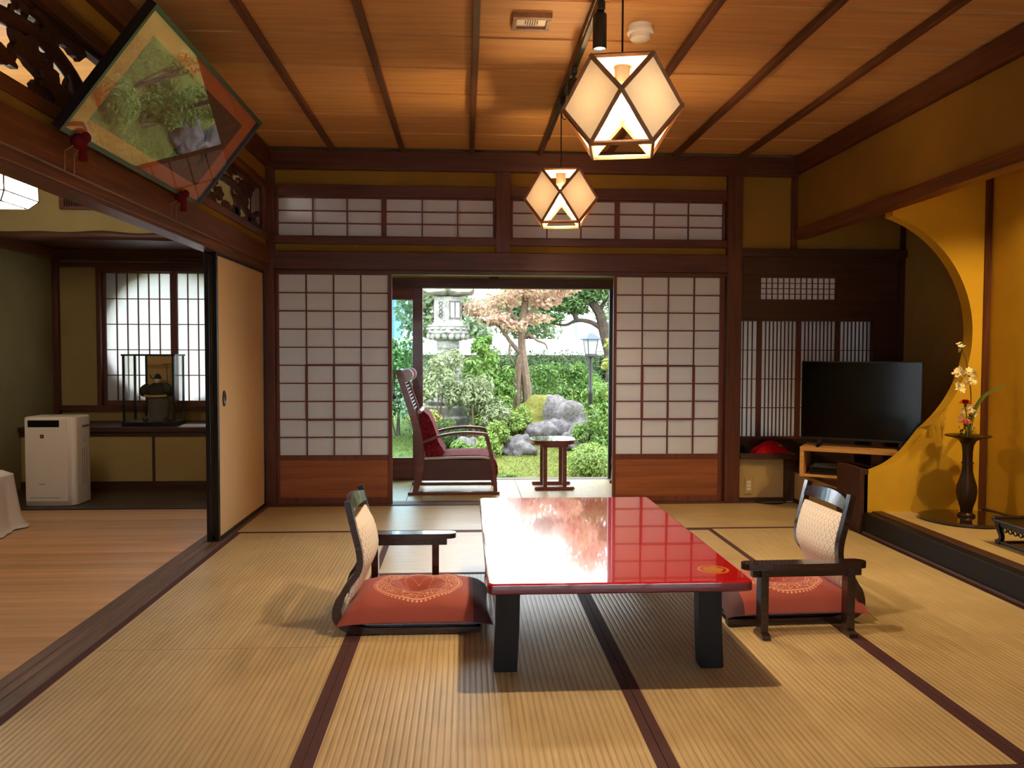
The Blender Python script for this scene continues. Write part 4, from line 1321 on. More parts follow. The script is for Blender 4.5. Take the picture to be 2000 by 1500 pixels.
t = thing('side_table', 'small oval wooden side table on two runners before the garden', 'side table', (0.700, 6.46, 0.0))
def oval(c, a, b, p=2.6, n=40):
    P = []
    for k in range(n):
        q = 2 * PI * k / n
        P.append((c[0] + a * math.copysign(abs(math.cos(q)) ** (2 / p), math.cos(q)), c[1] + b * math.copysign(abs(math.sin(q)) ** (2 / p), math.sin(q))))
    return P
raw('table_top', prism(oval((0.700, 6.46), 0.182, 0.200), 'z', 0.362, 0.392), 'rocker', t, True, 30)
raw('top_inlay', prism(oval((0.700, 6.46), 0.168, 0.186), 'z', 0.392, 0.394), 'lacqboard', t, True, 30)
for ly in (6.335, 6.60):
    raw('foot_runner', prism([(0.545, 0.008), (0.56, 0.0), (0.845, 0.0), (0.86, 0.008), (0.86, 0.018), (0.85, 0.026), (0.555, 0.026), (0.545, 0.018)], 'y', ly - 0.024, ly + 0.024), 'rocker', t, False)
    for lx in (0.628, 0.782):
        box('leg', (lx - 0.016, ly - 0.014, 0.024), (lx + 0.016, ly + 0.014, 0.345), 'rocker', t, 0.003)
    box('apron', (0.60, ly - 0.010, 0.335), (0.81, ly + 0.010, 0.362), 'rocker', t, 0.002)
endthing()

# ------------------------------------------------------------------ television corner
ang = math.atan2(5.07 - 5.46, 2.945 - 2.312)
cxt, cyt = (2.945 + 2.312) / 2, (5.07 + 5.46) / 2
t = thing('television', 'flat black television on the pale wooden stand in the nook', 'television', (cxt, cyt, 0.45), rotz=ang)
wv_, z0, z1 = 0.372, 0.045, 0.578
box('bezel', (-wv_, -0.006, z0), (wv_, 0.018, z1), 'blackplastic', t, 0.004)
box('screen', (-wv_ + 0.007, -0.0075, z0 + 0.016), (wv_ - 0.007, -0.0055, z1 - 0.007), 'screen', t)
box('rear_housing', (-0.24, 0.018, z0 + 0.06), (0.24, 0.055, z0 + 0.36), 'blackplastic', t, 0.01)
for s in (-1, 1):
    raw('foot', prism([(-0.10, 0.0), (0.11, 0.0), (0.02, 0.018), (0.008, 0.05), (-0.006, 0.05), (-0.02, 0.018)], 'x', s * 0.25 - 0.011, s * 0.25 + 0.011), 'blackplastic', t, False)
endthing()
t = thing('television_stand', 'pale open-fronted wooden stand under the television', 'stand', (cxt + 0.03, cyt + 0.02, 0.25), rotz=ang)
sw, sd, sh = 0.372, 0.16, 0.2
box('top_board', (-sw, -sd, sh - 0.026), (sw, sd, sh), 'tvwood', t, 0.002)
box('side_board', (-sw, -sd, 0.0), (-sw + 0.026, sd, sh - 0.026), 'tvwood', t, 0.002)
box('side_board', (sw - 0.026, -sd, 0.0), (sw, sd, sh - 0.026), 'tvwood', t, 0.002)
box('bottom_board', (-sw + 0.026, -sd + 0.01, 0.0), (sw - 0.026, sd, 0.014), 'tvwood', t)
endthing()
M2 = Matrix.Translation((cxt + 0.03, cyt + 0.02, 0.265)) @ Matrix.Rotation(ang, 4, 'Z')
def on_stand(name, label, cat, x, y, w, d, h, mat):
    p = M2 @ Vector((x, y, 0))
    t = thing(name, label, cat, tuple(p), rotz=ang)
    box('case', (-w / 2, -d / 2, 0), (w / 2, d / 2, h), mat, t, 0.004)
    box('front_panel', (-w / 2 + 0.01, -d / 2 - 0.002, h * 0.25), (w / 2 - 0.01, -d / 2 + 0.001, h * 0.8), 'screen', t)
    endthing()
on_stand('media_player', 'flat black media box inside the television stand on its left', 'media player', -0.18, -0.02, 0.26, 0.2, 0.055, 'blackplastic')
on_stand('router_box', 'small black router box inside the television stand on its right', 'router', 0.14, 0.0, 0.16, 0.13, 0.075, 'blackplastic')
pth = spline([M2 @ Vector(p) for p in ((0.30, -0.165, 0.185), (0.34, -0.18, 0.190), (0.375, -0.178, 0.186), (0.39, -0.175, 0.13), (0.392, -0.172, 0.02), (0.36, -0.17, -0.008))], 5)
tag(raw('television_cable', ribbon(pth, (0, 1, 0), 0.018, 0.006), 'cord', None), 'black flat cable hanging over the right end of the television stand', 'cable')

# cloths on the nook seat
def cloth(name, label, cx, cy, z, rx, ry, h, mat, seed):
    V, F = [], []
    n, m = 26, 8
    for j in range(m + 1):
        u = j / m
        for k in range(n):
            a = 2 * PI * k / n
            r = (1 - u) ** 0.8
            sq = 1 / max(abs(math.cos(a)), abs(math.sin(a))) ** 0.7
            w = 1 + 0.10 * math.sin(3 * a + seed) + 0.05 * math.sin(7 * a)
            V.append((cx + rx * r * sq * w * math.cos(a), cy + ry * r * sq * w * math.sin(a), z + h * (1 - (1 - u) ** 1.6) * (0.9 + 0.1 * math.sin(4 * a + seed)) + (0.002 if j else 0)))
    for j in range(m):
        for k in range(n):
            F.append((j * n + k, j * n + (k + 1) % n, (j + 1) * n + (k + 1) % n, (j + 1) * n + k))
    F.append(tuple(range(n))[::-1])
    t = thing(name, label, 'cloth', (cx, cy, z))
    raw('folds', (V, F), mat, t, True, 70)
    endthing()
    return t
t = cloth('folded_cloth', 'bright red folded cloth heaped on the nook seat', 2.245, 5.85, 0.352, 0.135, 0.085, 0.085, 'redcloth', 1.3)
ORG = Vector(t.location)
tag_ = box('woven_tag', (2.285, 5.782, 0.405), (2.315, 5.80, 0.410), 'gold', t, rot=(0.6, 0.2, 0.2))
endthing()
cloth('folded_cloth', 'black folded cloth beside the red one on the nook seat', 2.045, 5.87, 0.352, 0.045, 0.08, 0.055, 'blackplastic', 0.2)

t = thing('wall_outlet', 'beige wall outlet plate on the face of the nook seat', 'outlet', (2.062, 5.772, 0.115))
box('plate', (2.033, 5.767, 0.055), (2.092, 5.775, 0.178), 'beige', t, 0.003)
for z in (0.093, 0.118, 0.143):
    s_ = box('socket', (2.048, 5.7645, z - 0.009), (2.077, 5.7675, z + 0.009), 'white', t, 0.001)
    for dx in (-0.005, 0.005):
        box('slot', (2.0625 + dx - 0.001 - 2.0625, -0.0021, -0.004), (2.0625 + dx + 0.001 - 2.0625, -0.001, 0.004), 'blackplastic', None).location = Vector((dx, -0.0013, 0))
        bpy.context.view_layer.objects  # keep order
        list(COL.objects)[-1].parent = s_
endthing()
pth = spline([(2.10, 5.735, 0.006), (2.12, 5.70, 0.006), (2.18, 5.655, 0.006), (2.25, 5.66, 0.006), (2.30, 5.70, 0.006), (2.335, 5.735, 0.02), (2.34, 5.738, 0.08)], 6)
tag(raw('floor_cable', tube(pth, 0.0045, 6), 'cord', None), 'thin black cable looping on the tatami below the nook seat', 'cable')

# ------------------------------------------------------------------ display alcove
ZA = 0.128
t = thing('vase_board', 'dark glossy lacquer board with wavy outline under the bronze vase', 'board', (2.87, 4.44, ZA))
P = [(2.62, 4.52), (2.665, 4.60), (2.80, 4.665), (2.95, 4.655), (3.06, 4.60), (3.10, 4.50), (3.06, 4.36), (2.95, 4.25), (2.83, 4.215), (2.70, 4.28), (2.63, 4.40)]
P = [(p.x, p.y) for p in spline([(a, b, 0) for a, b in P] + [(P[0][0], P[0][1], 0)], 5)][:-1]
raw('lacquer_slab', prism(P[::-1], 'z', ZA + 0.006, ZA + 0.022), 'lacqboard', t, True, 30)
raw('under_foot', prism([(2.72 + (a - 2.72) * 0.8 + 0.03, 4.44 + (b - 4.44) * 0.8) for a, b in P[::-1]], 'z', ZA, ZA + 0.006), 'blackframe', t, False)
endthing()
ZV = ZA + 0.022
vx, vy = 2.872, 4.47
t = thing('bronze_vase', 'tall slender bronze vase with wide flat flared lip in the alcove', 'vase', (vx, vy, ZV))
prof = [(0.034, 0.0), (0.044, 0.004), (0.044, 0.012), (0.030, 0.022), (0.034, 0.05), (0.048, 0.095), (0.055, 0.14), (0.052, 0.175), (0.040, 0.215), (0.030, 0.255), (0.0265, 0.31), (0.027, 0.37), (0.032, 0.41), (0.046, 0.435), (0.080, 0.452), (0.118, 0.459), (0.121, 0.463), (0.118, 0.466), (0.080, 0.461), (0.044, 0.445), (0.026, 0.425), (0.018, 0.38)]
raw('body', lathe(prof, 32, (vx, vy, ZV)), 'bronze', t, True, 60)
raw('neck_ring', lathe([(0.0275, 0.30), (0.032, 0.304), (0.032, 0.310), (0.0275, 0.314)], 28, (vx, vy, ZV)), 'bronze', t)
raw('foot_ring', lathe([(0.046, 0.0), (0.048, 0.004), (0.046, 0.010), (0.040, 0.012)], 28, (vx, vy, ZV)), 'bronze', t)
endthing()
K['petalwhite'] = plain('ivory_petal', srgb(240, 226, 180), 0.7, 0.2, 0.05, 40)
K['petalred'] = plain('crimson_petal', srgb(170, 10, 34), 0.7, 0.2, 0.15, 60)
K['petalpink'] = plain('pink_petal', srgb(246, 150, 130), 0.7, 0.2, 0.12, 60)
K['stem'] = plain('green_stem', srgb(92, 108, 44), 0.6, 0.3, 0.15, 30)
K['twig'] = plain('brown_twig', srgb(96, 74, 44), 0.7, 0.2, 0.15, 30)
K['darkleaf'] = plain('dark_cut_leaf', srgb(70, 84, 40), 0.5, 0.4, 0.15, 30)
ZL = ZV + 0.44
def petalflower(c, r, n, rnd, tilt=0.4):
    V, F = [], []
    ax = Vector((rnd.uniform(-1, 1), rnd.uniform(-1, 0.2), rnd.uniform(-0.2, 1))).normalized()
    s = ax.orthogonal().normalized(); w = ax.cross(s)
    for i in range(n):
        a = 2 * PI * i / n
        d = (s * math.cos(a) + w * math.sin(a)); e = d.cross(ax)
        b = len(V)
        for (l, k, hgt) in ((0.0, 0.0, 0.0), (0.55, 0.36, 0.22), (1.0, 0.0, 0.30), (0.55, -0.36, 0.22)):
            V.append(tuple(Vector(c) + d * r * l + e * r * k + ax * r * hgt))
        F.append((b, b + 1, b + 2, b + 3))
    return V, F
def spray(label, stem_pts, clusters, mat, seed, r=0.021, per=5):
    rnd = random.Random(seed)
    t = thing('blossom_spray', label, 'flower', tuple(stem_pts[0]), 'flowers in the bronze vase')
    raw('stem', tube(spline(stem_pts, 5), 0.003, 6), 'twig', t)
    for (c, rad, n) in clusters:
        for i in range(n):
            d = Vector((rnd.gauss(0, 1), rnd.gauss(0, 1), rnd.gauss(0, 1))).normalized() * rad * rnd.random() ** 0.5
            raw('blossom', petalflower(Vector(c) + d, r * rnd.uniform(0.8, 1.2), per, rnd), mat, t, False)
    endthing()
spray('tall spray of ivory blossoms at the top of the bronze vase', [(vx, vy, ZL - 0.06), (vx - 0.005, vy - 0.01, ZL + 0.10), (vx + 0.012, vy, ZL + 0.24), (vx - 0.02, vy - 0.01, ZL + 0.42), (vx - 0.045, vy, ZL + 0.52), (vx - 0.03, vy, ZL + 0.56)],
      [((vx - 0.075, vy - 0.02, ZL + 0.375), 0.045, 11), ((vx - 0.015, vy, ZL + 0.395), 0.05, 13), ((vx - 0.01, vy - 0.02, ZL + 0.335), 0.035, 7), ((vx - 0.045, vy, ZL + 0.29), 0.035, 7), ((vx - 0.05, vy, ZL + 0.53), 0.03, 3)], 'petalwhite', 5)
spray('short spray of ivory blossoms behind the red carnation', [(vx + 0.004, vy, ZL - 0.06), (vx + 0.012, vy, ZL + 0.05), (vx + 0.006, vy - 0.01, ZL + 0.17)],
      [((vx - 0.002, vy - 0.01, ZL + 0.155), 0.045, 10), ((vx - 0.045, vy, ZL + 0.125), 0.025, 4), ((vx + 0.018, vy, ZL + 0.19), 0.02, 3)], 'petalwhite', 9)
def carnation(label, c, stem_pts, mat, r, seed):
    rnd = random.Random(seed)
    t = thing('carnation', label, 'flower', tuple(stem_pts[0]), 'flowers in the bronze vase')
    raw('stem', tube(spline(stem_pts, 5), 0.0028, 6), 'stem', t)
    parts = []
    for ring, (rad, hgt, n) in enumerate(((1.0, -0.15, 14), (0.85, 0.12, 12), (0.62, 0.30, 10), (0.36, 0.42, 7))):
        for i in range(n):
            a = 2 * PI * (i + 0.5 * ring) / n + rnd.uniform(-0.1, 0.1)
            d = Vector((math.cos(a), math.sin(a), 0)); e = Vector((-d.y, d.x, 0))
            base = Vector(c)
            tip = base + d * r * rad + Vector((0, 0, hgt * r))
            wv2 = r * 0.42
            V = [base + Vector((0, 0, -0.3 * r)), base + d * r * rad * 0.6 + e * wv2 * 0.7 + Vector((0, 0, hgt * r * 0.9)), tip + e * wv2 * 0.5, tip + Vector((0, 0, 0.12 * r)), tip - e * wv2 * 0.5, base + d * r * rad * 0.6 - e * wv2 * 0.7 + Vector((0, 0, hgt * r * 0.9))]
            parts.append(([tuple(v) for v in V], [(0, 1, 2, 3, 4, 5)]))
    raw('petals', join(*parts), mat, t, False)
    raw('calyx', lathe([(0.0, -0.032), (0.006, -0.028), (0.008, -0.012), (0.010, -0.004), (0.0, 0.0)], 10, c), 'stem', t)
    endthing()
carnation('dark red carnation above the pink one in the bronze vase', (vx - 0.040, vy - 0.03, ZL + 0.215), [(vx - 0.004, vy, ZL - 0.06), (vx - 0.012, vy - 0.01, ZL + 0.08), (vx - 0.040, vy - 0.03, ZL + 0.19)], 'petalred', 0.033, 2)
carnation('pink carnation lowest in the bronze vase', (vx - 0.046, vy - 0.04, ZL + 0.105), [(vx - 0.006, vy - 0.004, ZL - 0.06), (vx - 0.022, vy - 0.02, ZL + 0.03), (vx - 0.044, vy - 0.04, ZL + 0.08)], 'petalpink', 0.035, 6)
t = thing('long_leaf', 'long arching green leaf leaning right out of the bronze vase', 'leaf', (vx + 0.006, vy, ZL - 0.06), 'flowers in the bronze vase')
lp = spline([(vx + 0.006, vy, ZL - 0.06), (vx + 0.012, vy, ZL + 0.06), (vx + 0.03, vy - 0.01, ZL + 0.17), (vx + 0.075, vy - 0.02, ZL + 0.25), (vx + 0.13, vy - 0.03, ZL + 0.285), (vx + 0.19, vy - 0.04, ZL + 0.315)], 6)
raw('blade', ribbon(lp, (0.2, 1, 0), [0.006 + 0.016 * math.sin(PI * min(1, i / (len(lp) - 1) * 0.95)) for i in range(len(lp))], [0.004 + 0.010 * math.sin(PI * min(1, i / (len(lp) - 1) * 0.97)) for i in range(len(lp))]), 'stem', t, True, 60)
endthing()
t = thing('leafy_sprig', 'small sprig of dark cut leaves at the lip of the bronze vase', 'leaf', (vx - 0.01, vy, ZL - 0.05), 'flowers in the bronze vase')
rnd = random.Random(8)
raw('stem', tube([(vx - 0.01, vy, ZL - 0.05), (vx - 0.03, vy - 0.02, ZL + 0.05)], 0.002, 5), 'stem', t)
for i in range(9):
    c = Vector((vx - 0.028 + rnd.uniform(-0.035, 0.035), vy - 0.015 + rnd.uniform(-0.03, 0.02), ZL + rnd.uniform(0.02, 0.08)))
    raw('leaf', petalflower(c, 0.020, 2, rnd), 'darkleaf', t, False)
endthing()

t = thing('carved_stand', 'low black carved display stand at the right edge of the alcove', 'stand', (2.80, 3.62, ZA))
s0, s1, q0, q1, zt = 2.66, 2.98, 3.30, 3.90, ZA + 0.125
box('stand_top', (s0 - 0.012, q0, zt - 0.016), (s1 + 0.012, q1, zt), 'blackframe', t, 0.004)
for y_ in (q0, q1):
    e = 1 if y_ == q1 else -1
    raw('scroll_end', xf(lathe([(0.0, -0.17), (0.013, -0.168), (0.013, 0.168), (0.0, 0.17)], 12), Matrix.Translation(((s0 + s1) / 2, y_ + e * 0.008, zt)) @ Matrix.Rotation(PI / 2, 4, 'Y')), 'blackframe', t)
for x_ in (s0 + 0.012, s1 - 0.012):
    for y_, e in ((q0 + 0.02, -1), (q1 - 0.02, 1)):
        lg = spline([(x_, y_ + e * 0.016, zt - 0.015), (x_, y_ + e * 0.006, zt - 0.05), (x_, y_ - e * 0.012, zt - 0.085), (x_, y_ + e * 0.006, ZA + 0.012), (x_, y_ + e * 0.022, ZA + 0.004)], 5)
        raw('leg', ribbon(lg, (1, 0, 0), 0.020, [0.034 - 0.016 * math.sin(PI * i / (len(lg) - 1)) for i in range(len(lg))]), 'blackframe', t, True, 50)
    box('apron_rail', (x_ - 0.008, q0 + 0.03, zt - 0.034), (x_ + 0.008, q1 - 0.03, zt - 0.016), 'blackframe', t, 0.002)
    for i in range(14):
        yy = q0 + 0.055 + i * (q1 - q0 - 0.11) / 13
        ring = [(x_, yy + 0.014 * math.cos(a), zt - 0.046 + 0.011 * math.sin(a)) for a in np.linspace(0, 2 * PI, 11)]
        raw('fretwork', tube(ring, 0.0042, 5), 'blackframe', t)
    box('floor_rail', (x_ - 0.008, q0 + 0.03, ZA + 0.006), (x_ + 0.008, q1 - 0.03, ZA + 0.018), 'blackframe', t, 0.002)
for y_ in (q0 + 0.03, q1 - 0.03):
    box('floor_rail', (s0 + 0.012, y_ - 0.008, ZA + 0.006), (s1 - 0.012, y_ + 0.008, ZA + 0.018), 'blackframe', t, 0.002)
endthing()

def downlight(label, x, y, z, power, aim=(0, 0, -1), size=130):
    t = thing('alcove_downlight', label, 'downlight', (x, y, z), 'alcove downlights')
    raw('housing', lathe([(0.045, 0.0), (0.045, -0.03), (0.040, -0.032), (0.036, -0.012), (0.0, -0.010)], 20, (x, y, z)), 'blackmetal', t)
    raw('lens', lathe([(0.034, -0.014), (0.034, -0.012)], 10, (x, y, z)), 'frost', t)
    ld = bpy.data.lights.new('alcove_beam', 'SPOT')
    ld.energy = power; ld.color = (1.0, 0.71, 0.30); ld.spot_size = math.radians(size); ld.spot_blend = 0.6; ld.shadow_soft_size = 0.025
    lo = bpy.data.objects.new('alcove_beam', ld); COL.objects.link(lo)
    lo.parent = t; lo.location = (0, 0, -0.035)
    lo.rotation_euler = Vector(aim).to_track_quat('-Z', 'Y').to_euler()
    endthing()
downlight('small recessed downlight hidden in the alcove ceiling above the vase', 3.00, 3.62, 2.34, 62, (0.02, 0.42, -1), 88)
downlight('small recessed downlight hidden in the alcove ceiling above the carved stand', 2.95, 3.05, 2.34, 60, (0.1, 0.3, -1), 100)

# ------------------------------------------------------------------ side room things
def rounded_prism(x0, x1, y0, y1, r, z0, z1, ins=0.0, n=5):
    P = []
    for (cx, cy, a0) in ((x1 - r, y1 - r, 0), (x0 + r, y1 - r, 90), (x0 + r, y0 + r, 180), (x1 - r, y0 + r, 270)):
        for i in range(n + 1):
            a = math.radians(a0 + 90 * i / n)
            P.append((cx + r * math.cos(a), cy + r * math.sin(a)))
    cx, cy = (x0 + x1) / 2, (y0 + y1) / 2
    V, F = [], []
    lv = [(z0, 1 - ins), (z0 + 0.006, 1.0), (z1 - 0.012, 1.0), (z1 - 0.004, 0.985), (z1, 0.955)]
    for z, s in lv:
        V += [(cx + (p[0] - cx) * s, cy + (p[1] - cy) * s, z) for p in P]
    m = len(P)
    for i in range(len(lv) - 1):
        for k in range(m):
            F.append((i * m + k, i * m + (k + 1) % m, (i + 1) * m + (k + 1) % m, (i + 1) * m + k))
    F += [tuple(range(m))[::-1], tuple(range((len(lv) - 1) * m, len(lv) * m))]
    return V, F
K['purifier'] = plain('warm_white_plastic', srgb(214, 200, 178), 0.45, 0.4, 0.01)
K['greytrim'] = plain('grey_trim', srgb(120, 110, 98), 0.5)
px0, px1, py0, py1 = -3.052, -2.70, 5.775, 6.02
t = thing('air_purifier', 'white floor-standing air purifier in front of the window alcove', 'air purifier', ((px0 + px1) / 2, (py0 + py1) / 2, 0.006))
raw('body', rounded_prism(px0, px1, py0, py1, 0.035, 0.006, 0.625, 0.04), 'purifier', t, True, 40)
box('front_cover', (px0 + 0.014, py0 - 0.006, 0.035), (px1 - 0.055, py0 + 0.010, 0.612), 'purifier', t, 0.006)
box('display_window', (px0 + 0.036, py0 - 0.008, 0.555), (px1 - 0.105, py0 - 0.004, 0.603), 'screen', t, 0.002)
bd = box('badge', (px0 + 0.118, py0 - 0.0075, 0.478), (px0 + 0.143, py0 - 0.005, 0.503), 'crimson', t, 0.001)
box('badge_mark', (-0.005, -0.0022, -0.005), (0.005, -0.001, 0.005), 'greytrim', None).parent = bd
list(COL.objects)[-1].location = (0, -0.0016, 0)
box('name_mark', (px0 + 0.105, py0 - 0.0066, 0.156), (px0 + 0.148, py0 - 0.0055, 0.161), 'greytrim', t)
box('base_slot', (px0 + 0.045, py0 - 0.0068, 0.062), (px1 - 0.10, py0 - 0.005, 0.066), 'greytrim', t)
box('side_handle', (px1 - 0.002, py0 + 0.10, 0.545), (px1 + 0.004, py0 + 0.20, 0.560), 'greytrim', t, 0.002)
for z in (0.44, 0.456):
    box('side_light', (px1 - 0.001, py0 + 0.13, z), (px1 + 0.0015, py0 + 0.142, z + 0.008), 'greytrim', t)
for i in range(3):
    box('side_groove', (px1 - 0.001, py0 + 0.10 + i * 0.03, 0.14), (px1 + 0.001, py0 + 0.104 + i * 0.03, 0.40), 'greytrim', t)
endthing()

# display case with a small armoured doll
ca0, ca1, cb0, cb1, cz, ct = -2.70, -2.30, 6.56, 6.80, 0.488, 1.045
t = thing('display_case', 'black-framed glass display case on the low cupboard', 'display case', ((ca0 + ca1) / 2, (cb0 + cb1) / 2, cz))
box('base', (ca0 - 0.008, cb0 - 0.008, cz), (ca1 + 0.008, cb1 + 0.008, cz + 0.035), 'blackframe', t, 0.003)
q = 0.016
for x in (ca0, ca1 - q):
    for y in (cb0, cb1 - q):
        box('corner_post', (x, y, cz + 0.035), (x + q, y + q, ct), 'blackframe', t)
for y in (cb0, cb1 - q):
    box('top_rail', (ca0 - 0.008, y - 0.004, ct), (ca1 + 0.008, y + q + 0.004, ct + 0.014), 'blackframe', t)
for x in (ca0, ca1 - q):
    box('top_rail', (x - 0.004, cb0 + q, ct), (x + q + 0.004, cb1 - q, ct + 0.014), 'blackframe', t)
box('glass_pane', (ca0 + q, cb0 + 0.004, cz + 0.035), (ca1 - q, cb0 + 0.006, ct), 'caseglass', t)
box('glass_pane', (ca0 + 0.004, cb0 + q, cz + 0.035), (ca0 + 0.006, cb1 - q, ct), 'caseglass', t)
box('glass_pane', (ca1 - 0.006, cb0 + q, cz + 0.035), (ca1 - 0.004, cb1 - q, ct), 'caseglass', t)
b_ = box('back_board', (ca0 + 0.10, cb1 - 0.010, cz + 0.035), (ca1 - 0.075, cb1 - 0.004, ct), 'goldleaf', t)
b_['label'] = 'gold paper back board'
for x in (ca0 + 0.10, ca1 - 0.075):
    box('board_edge', (x - 0.008, cb1 - 0.016, cz + 0.035), (x + 0.008, cb1 - 0.002, ct), 'blackframe', t)
endthing()
dx, dy, dz = -2.47, 6.67, cz + 0.035
t = thing('warrior_doll', 'seated warrior doll in dark robe and peaked hat inside the display case', 'doll', (dx, dy, dz))
raw('stool', prism([(dx - 0.05, dz), (dx + 0.07, dz), (dx + 0.055, dz + 0.03), (dx - 0.04, dz + 0.03)], 'y', dy - 0.045, dy + 0.05), 'dollgrey', t, False)
raw('skirt', lathe([(0.062, 0.025), (0.070, 0.07), (0.075, 0.14), (0.066, 0.19), (0.05, 0.215), (0.0, 0.217)], 18, (dx + 0.01, dy, dz), sx=1.15, sy=0.75), 'dollgrey', t)
raw('robe', join(lathe([(0.055, 0.19), (0.072, 0.22), (0.070, 0.26), (0.052, 0.29), (0.028, 0.305), (0.0, 0.306)], 18, (dx, dy, dz), sx=1.1, sy=0.7),
                 tube(spline([(dx - 0.06, dy, dz + 0.28), (dx - 0.095, dy - 0.02, dz + 0.25), (dx - 0.085, dy - 0.045, dz + 0.215)], 4), [0.03, 0.032, 0.034, 0.036, 0.036, 0.036, 0.034, 0.032, 0.03], 10),
                 tube(spline([(dx + 0.06, dy, dz + 0.28), (dx + 0.10, dy - 0.02, dz + 0.25), (dx + 0.10, dy - 0.045, dz + 0.215)], 4), [0.03, 0.032, 0.034, 0.036, 0.036, 0.036, 0.034, 0.032, 0.03], 10)), 'doll', t)
raw('sash', tube(spline([(dx - 0.085, dy - 0.05, dz + 0.205), (dx, dy - 0.062, dz + 0.20), (dx + 0.09, dy - 0.05, dz + 0.205)], 4), 0.010, 8), 'goldleaf', t)
raw('head', ball((dx + 0.005, dy - 0.008, dz + 0.328), (0.024, 0.026, 0.030), 14, 9), 'skin', t)
raw('hat', join(lathe([(0.028, 0.338), (0.027, 0.352), (0.020, 0.368), (0.010, 0.378), (0.0, 0.380)], 14, (dx + 0.005, dy - 0.004, dz)), tube([(dx - 0.03, dy, dz + 0.335), (dx - 0.052, dy, dz + 0.352), (dx - 0.056, dy, dz + 0.37)], 0.004, 6)), 'doll', t)
raw('banner_pole', join(tube([(dx + 0.07, dy + 0.04, dz + 0.2), (dx + 0.055, dy + 0.05, dz + 0.46)], 0.004, 6), tube([(dx + 0.02, dy + 0.05, dz + 0.452), (dx + 0.085, dy + 0.05, dz + 0.458)], 0.004, 6)), 'lampframe', t)
raw('helmet', ball((dx - 0.085, dy - 0.03, dz + 0.02), (0.028, 0.028, 0.024), 12, 7), 'dollgrey', t)
endthing()
t = thing('leaflet', 'pale folded leaflet lying on the low cupboard beside the display case', 'leaflet', (-2.17, 6.58, cz))
box('sheet', (-2.26, 6.51, cz), (-2.06, 6.66, cz + 0.002), 'linen', t, rot=(0, 0, 0.15))
box('sheet', (-2.24, 6.52, cz + 0.002), (-2.05, 6.66, cz + 0.010), 'linen', t, rot=(0, 0.02, 0.08))
endthing()

# bed edge with hanging duvet
t = thing('bed', 'bed with white duvet hanging to the floor at the left edge', 'bed', (-3.12, 4.2, 0.0))
box('mattress', (-3.42, 3.1, 0.10), (-2.82, 5.12, 0.26), 'linen', t, 0.03)
box('bed_frame', (-3.42, 3.12, 0.0), (-2.84, 5.10, 0.10), 'skirt', t, 0.01)
V, F = [], []
nu, nv = 60, 22
edge_path = []
for i in range(nu + 1):                       # path around the visible edge, from near side to the far end
    u = i / nu
    if u < 0.7:
        edge_path.append((-2.90, 3.1 + (5.02 - 3.1) * u / 0.7, 1.0, 0.0))
    elif u < 0.8:
        a = (u - 0.7) / 0.1 * PI / 2
        edge_path.append((-2.98 + 0.08 * math.cos(a), 5.02 + 0.08 * math.sin(a), math.cos(a), math.sin(a)))
    else:
        edge_path.append((-2.98 - 0.44 * (u - 0.8) / 0.2, 5.10, 0.0, 1.0))
for j in range(nv + 1):
    v = j / nv
    for i, (ex_, ey_, nx_, ny_) in enumerate(edge_path):
        if v < 0.35:                          # top, drawn in towards the middle
            k_ = 1 - v / 0.35
            px_, py_, pz_ = ex_ - nx_ * 0.30 * k_ , ey_ - ny_ * 0.30 * k_, 0.34 + 0.012 * math.sin(i * 0.5 + v * 9)
        else:
            w_ = (v - 0.35) / 0.65
            flare = 0.045 * w_ ** 1.2 + 0.10 * max(0, w_ - 0.75) + 0.018 * math.sin(i * 0.9) * w_ + 0.012 * math.sin(i * 2.1 + 1) * w_
            px_, py_, pz_ = ex_ + nx_ * (0.012 + flare), ey_ + ny_ * (0.012 + flare), 0.335 - 0.329 * min(1, w_ * 1.08) ** 1.1
        V.append((px_, py_, max(0.006, pz_)))
for j in range(nv):
    for i in range(nu):
        a = j * (nu + 1) + i
        F.append((a, a + nu + 1, a + nu + 2, a + 1))
V = [(v[0] + 0.13, v[1] + 0.06, v[2]) for v in V]
raw('duvet', (V, F), 'linen', t, True, 80)
endthing()

# square paper lantern of the side room
lx1, ly, lz = -2.305, 4.4, 1.985
t = thing('paper_lantern', 'white glowing paper lantern cut off by the left edge', 'pendant lamp', (-2.47, ly, 1.84))
S_ = 0.165
cxl = lx1 - S_
lv = [(0.128, 1.840), (0.165, 1.886), (0.160, 2.06), (0.130, 2.10)]
rings = [[(cxl + s_ * a, ly + s_ * b, z) for a, b in ((1, 1), (-1, 1), (-1, -1), (1, -1))] for s_, z in lv]
for i in range(3):
    for k in range(4):
        q_ = (k + 1) % 4
        raw('paper_panel', ([rings[i][k], rings[i][q_], rings[i + 1][q_], rings[i + 1][k]], [(0, 1, 2, 3)]), 'roomlamp', t, False)
        raw('frame_bar', tube([rings[i][k], rings[i + 1][k]], 0.004, 5), 'nookwood', t)
for i in range(4):
    for k in range(4):
        raw('frame_bar', tube([rings[i][k], rings[i][(k + 1) % 4]], 0.004, 5), 'nookwood', t)
raw('cord', tube([(cxl, ly, 2.10), (cxl, ly, 2.60)], 0.004, 6), 'cord', t)
endthing()

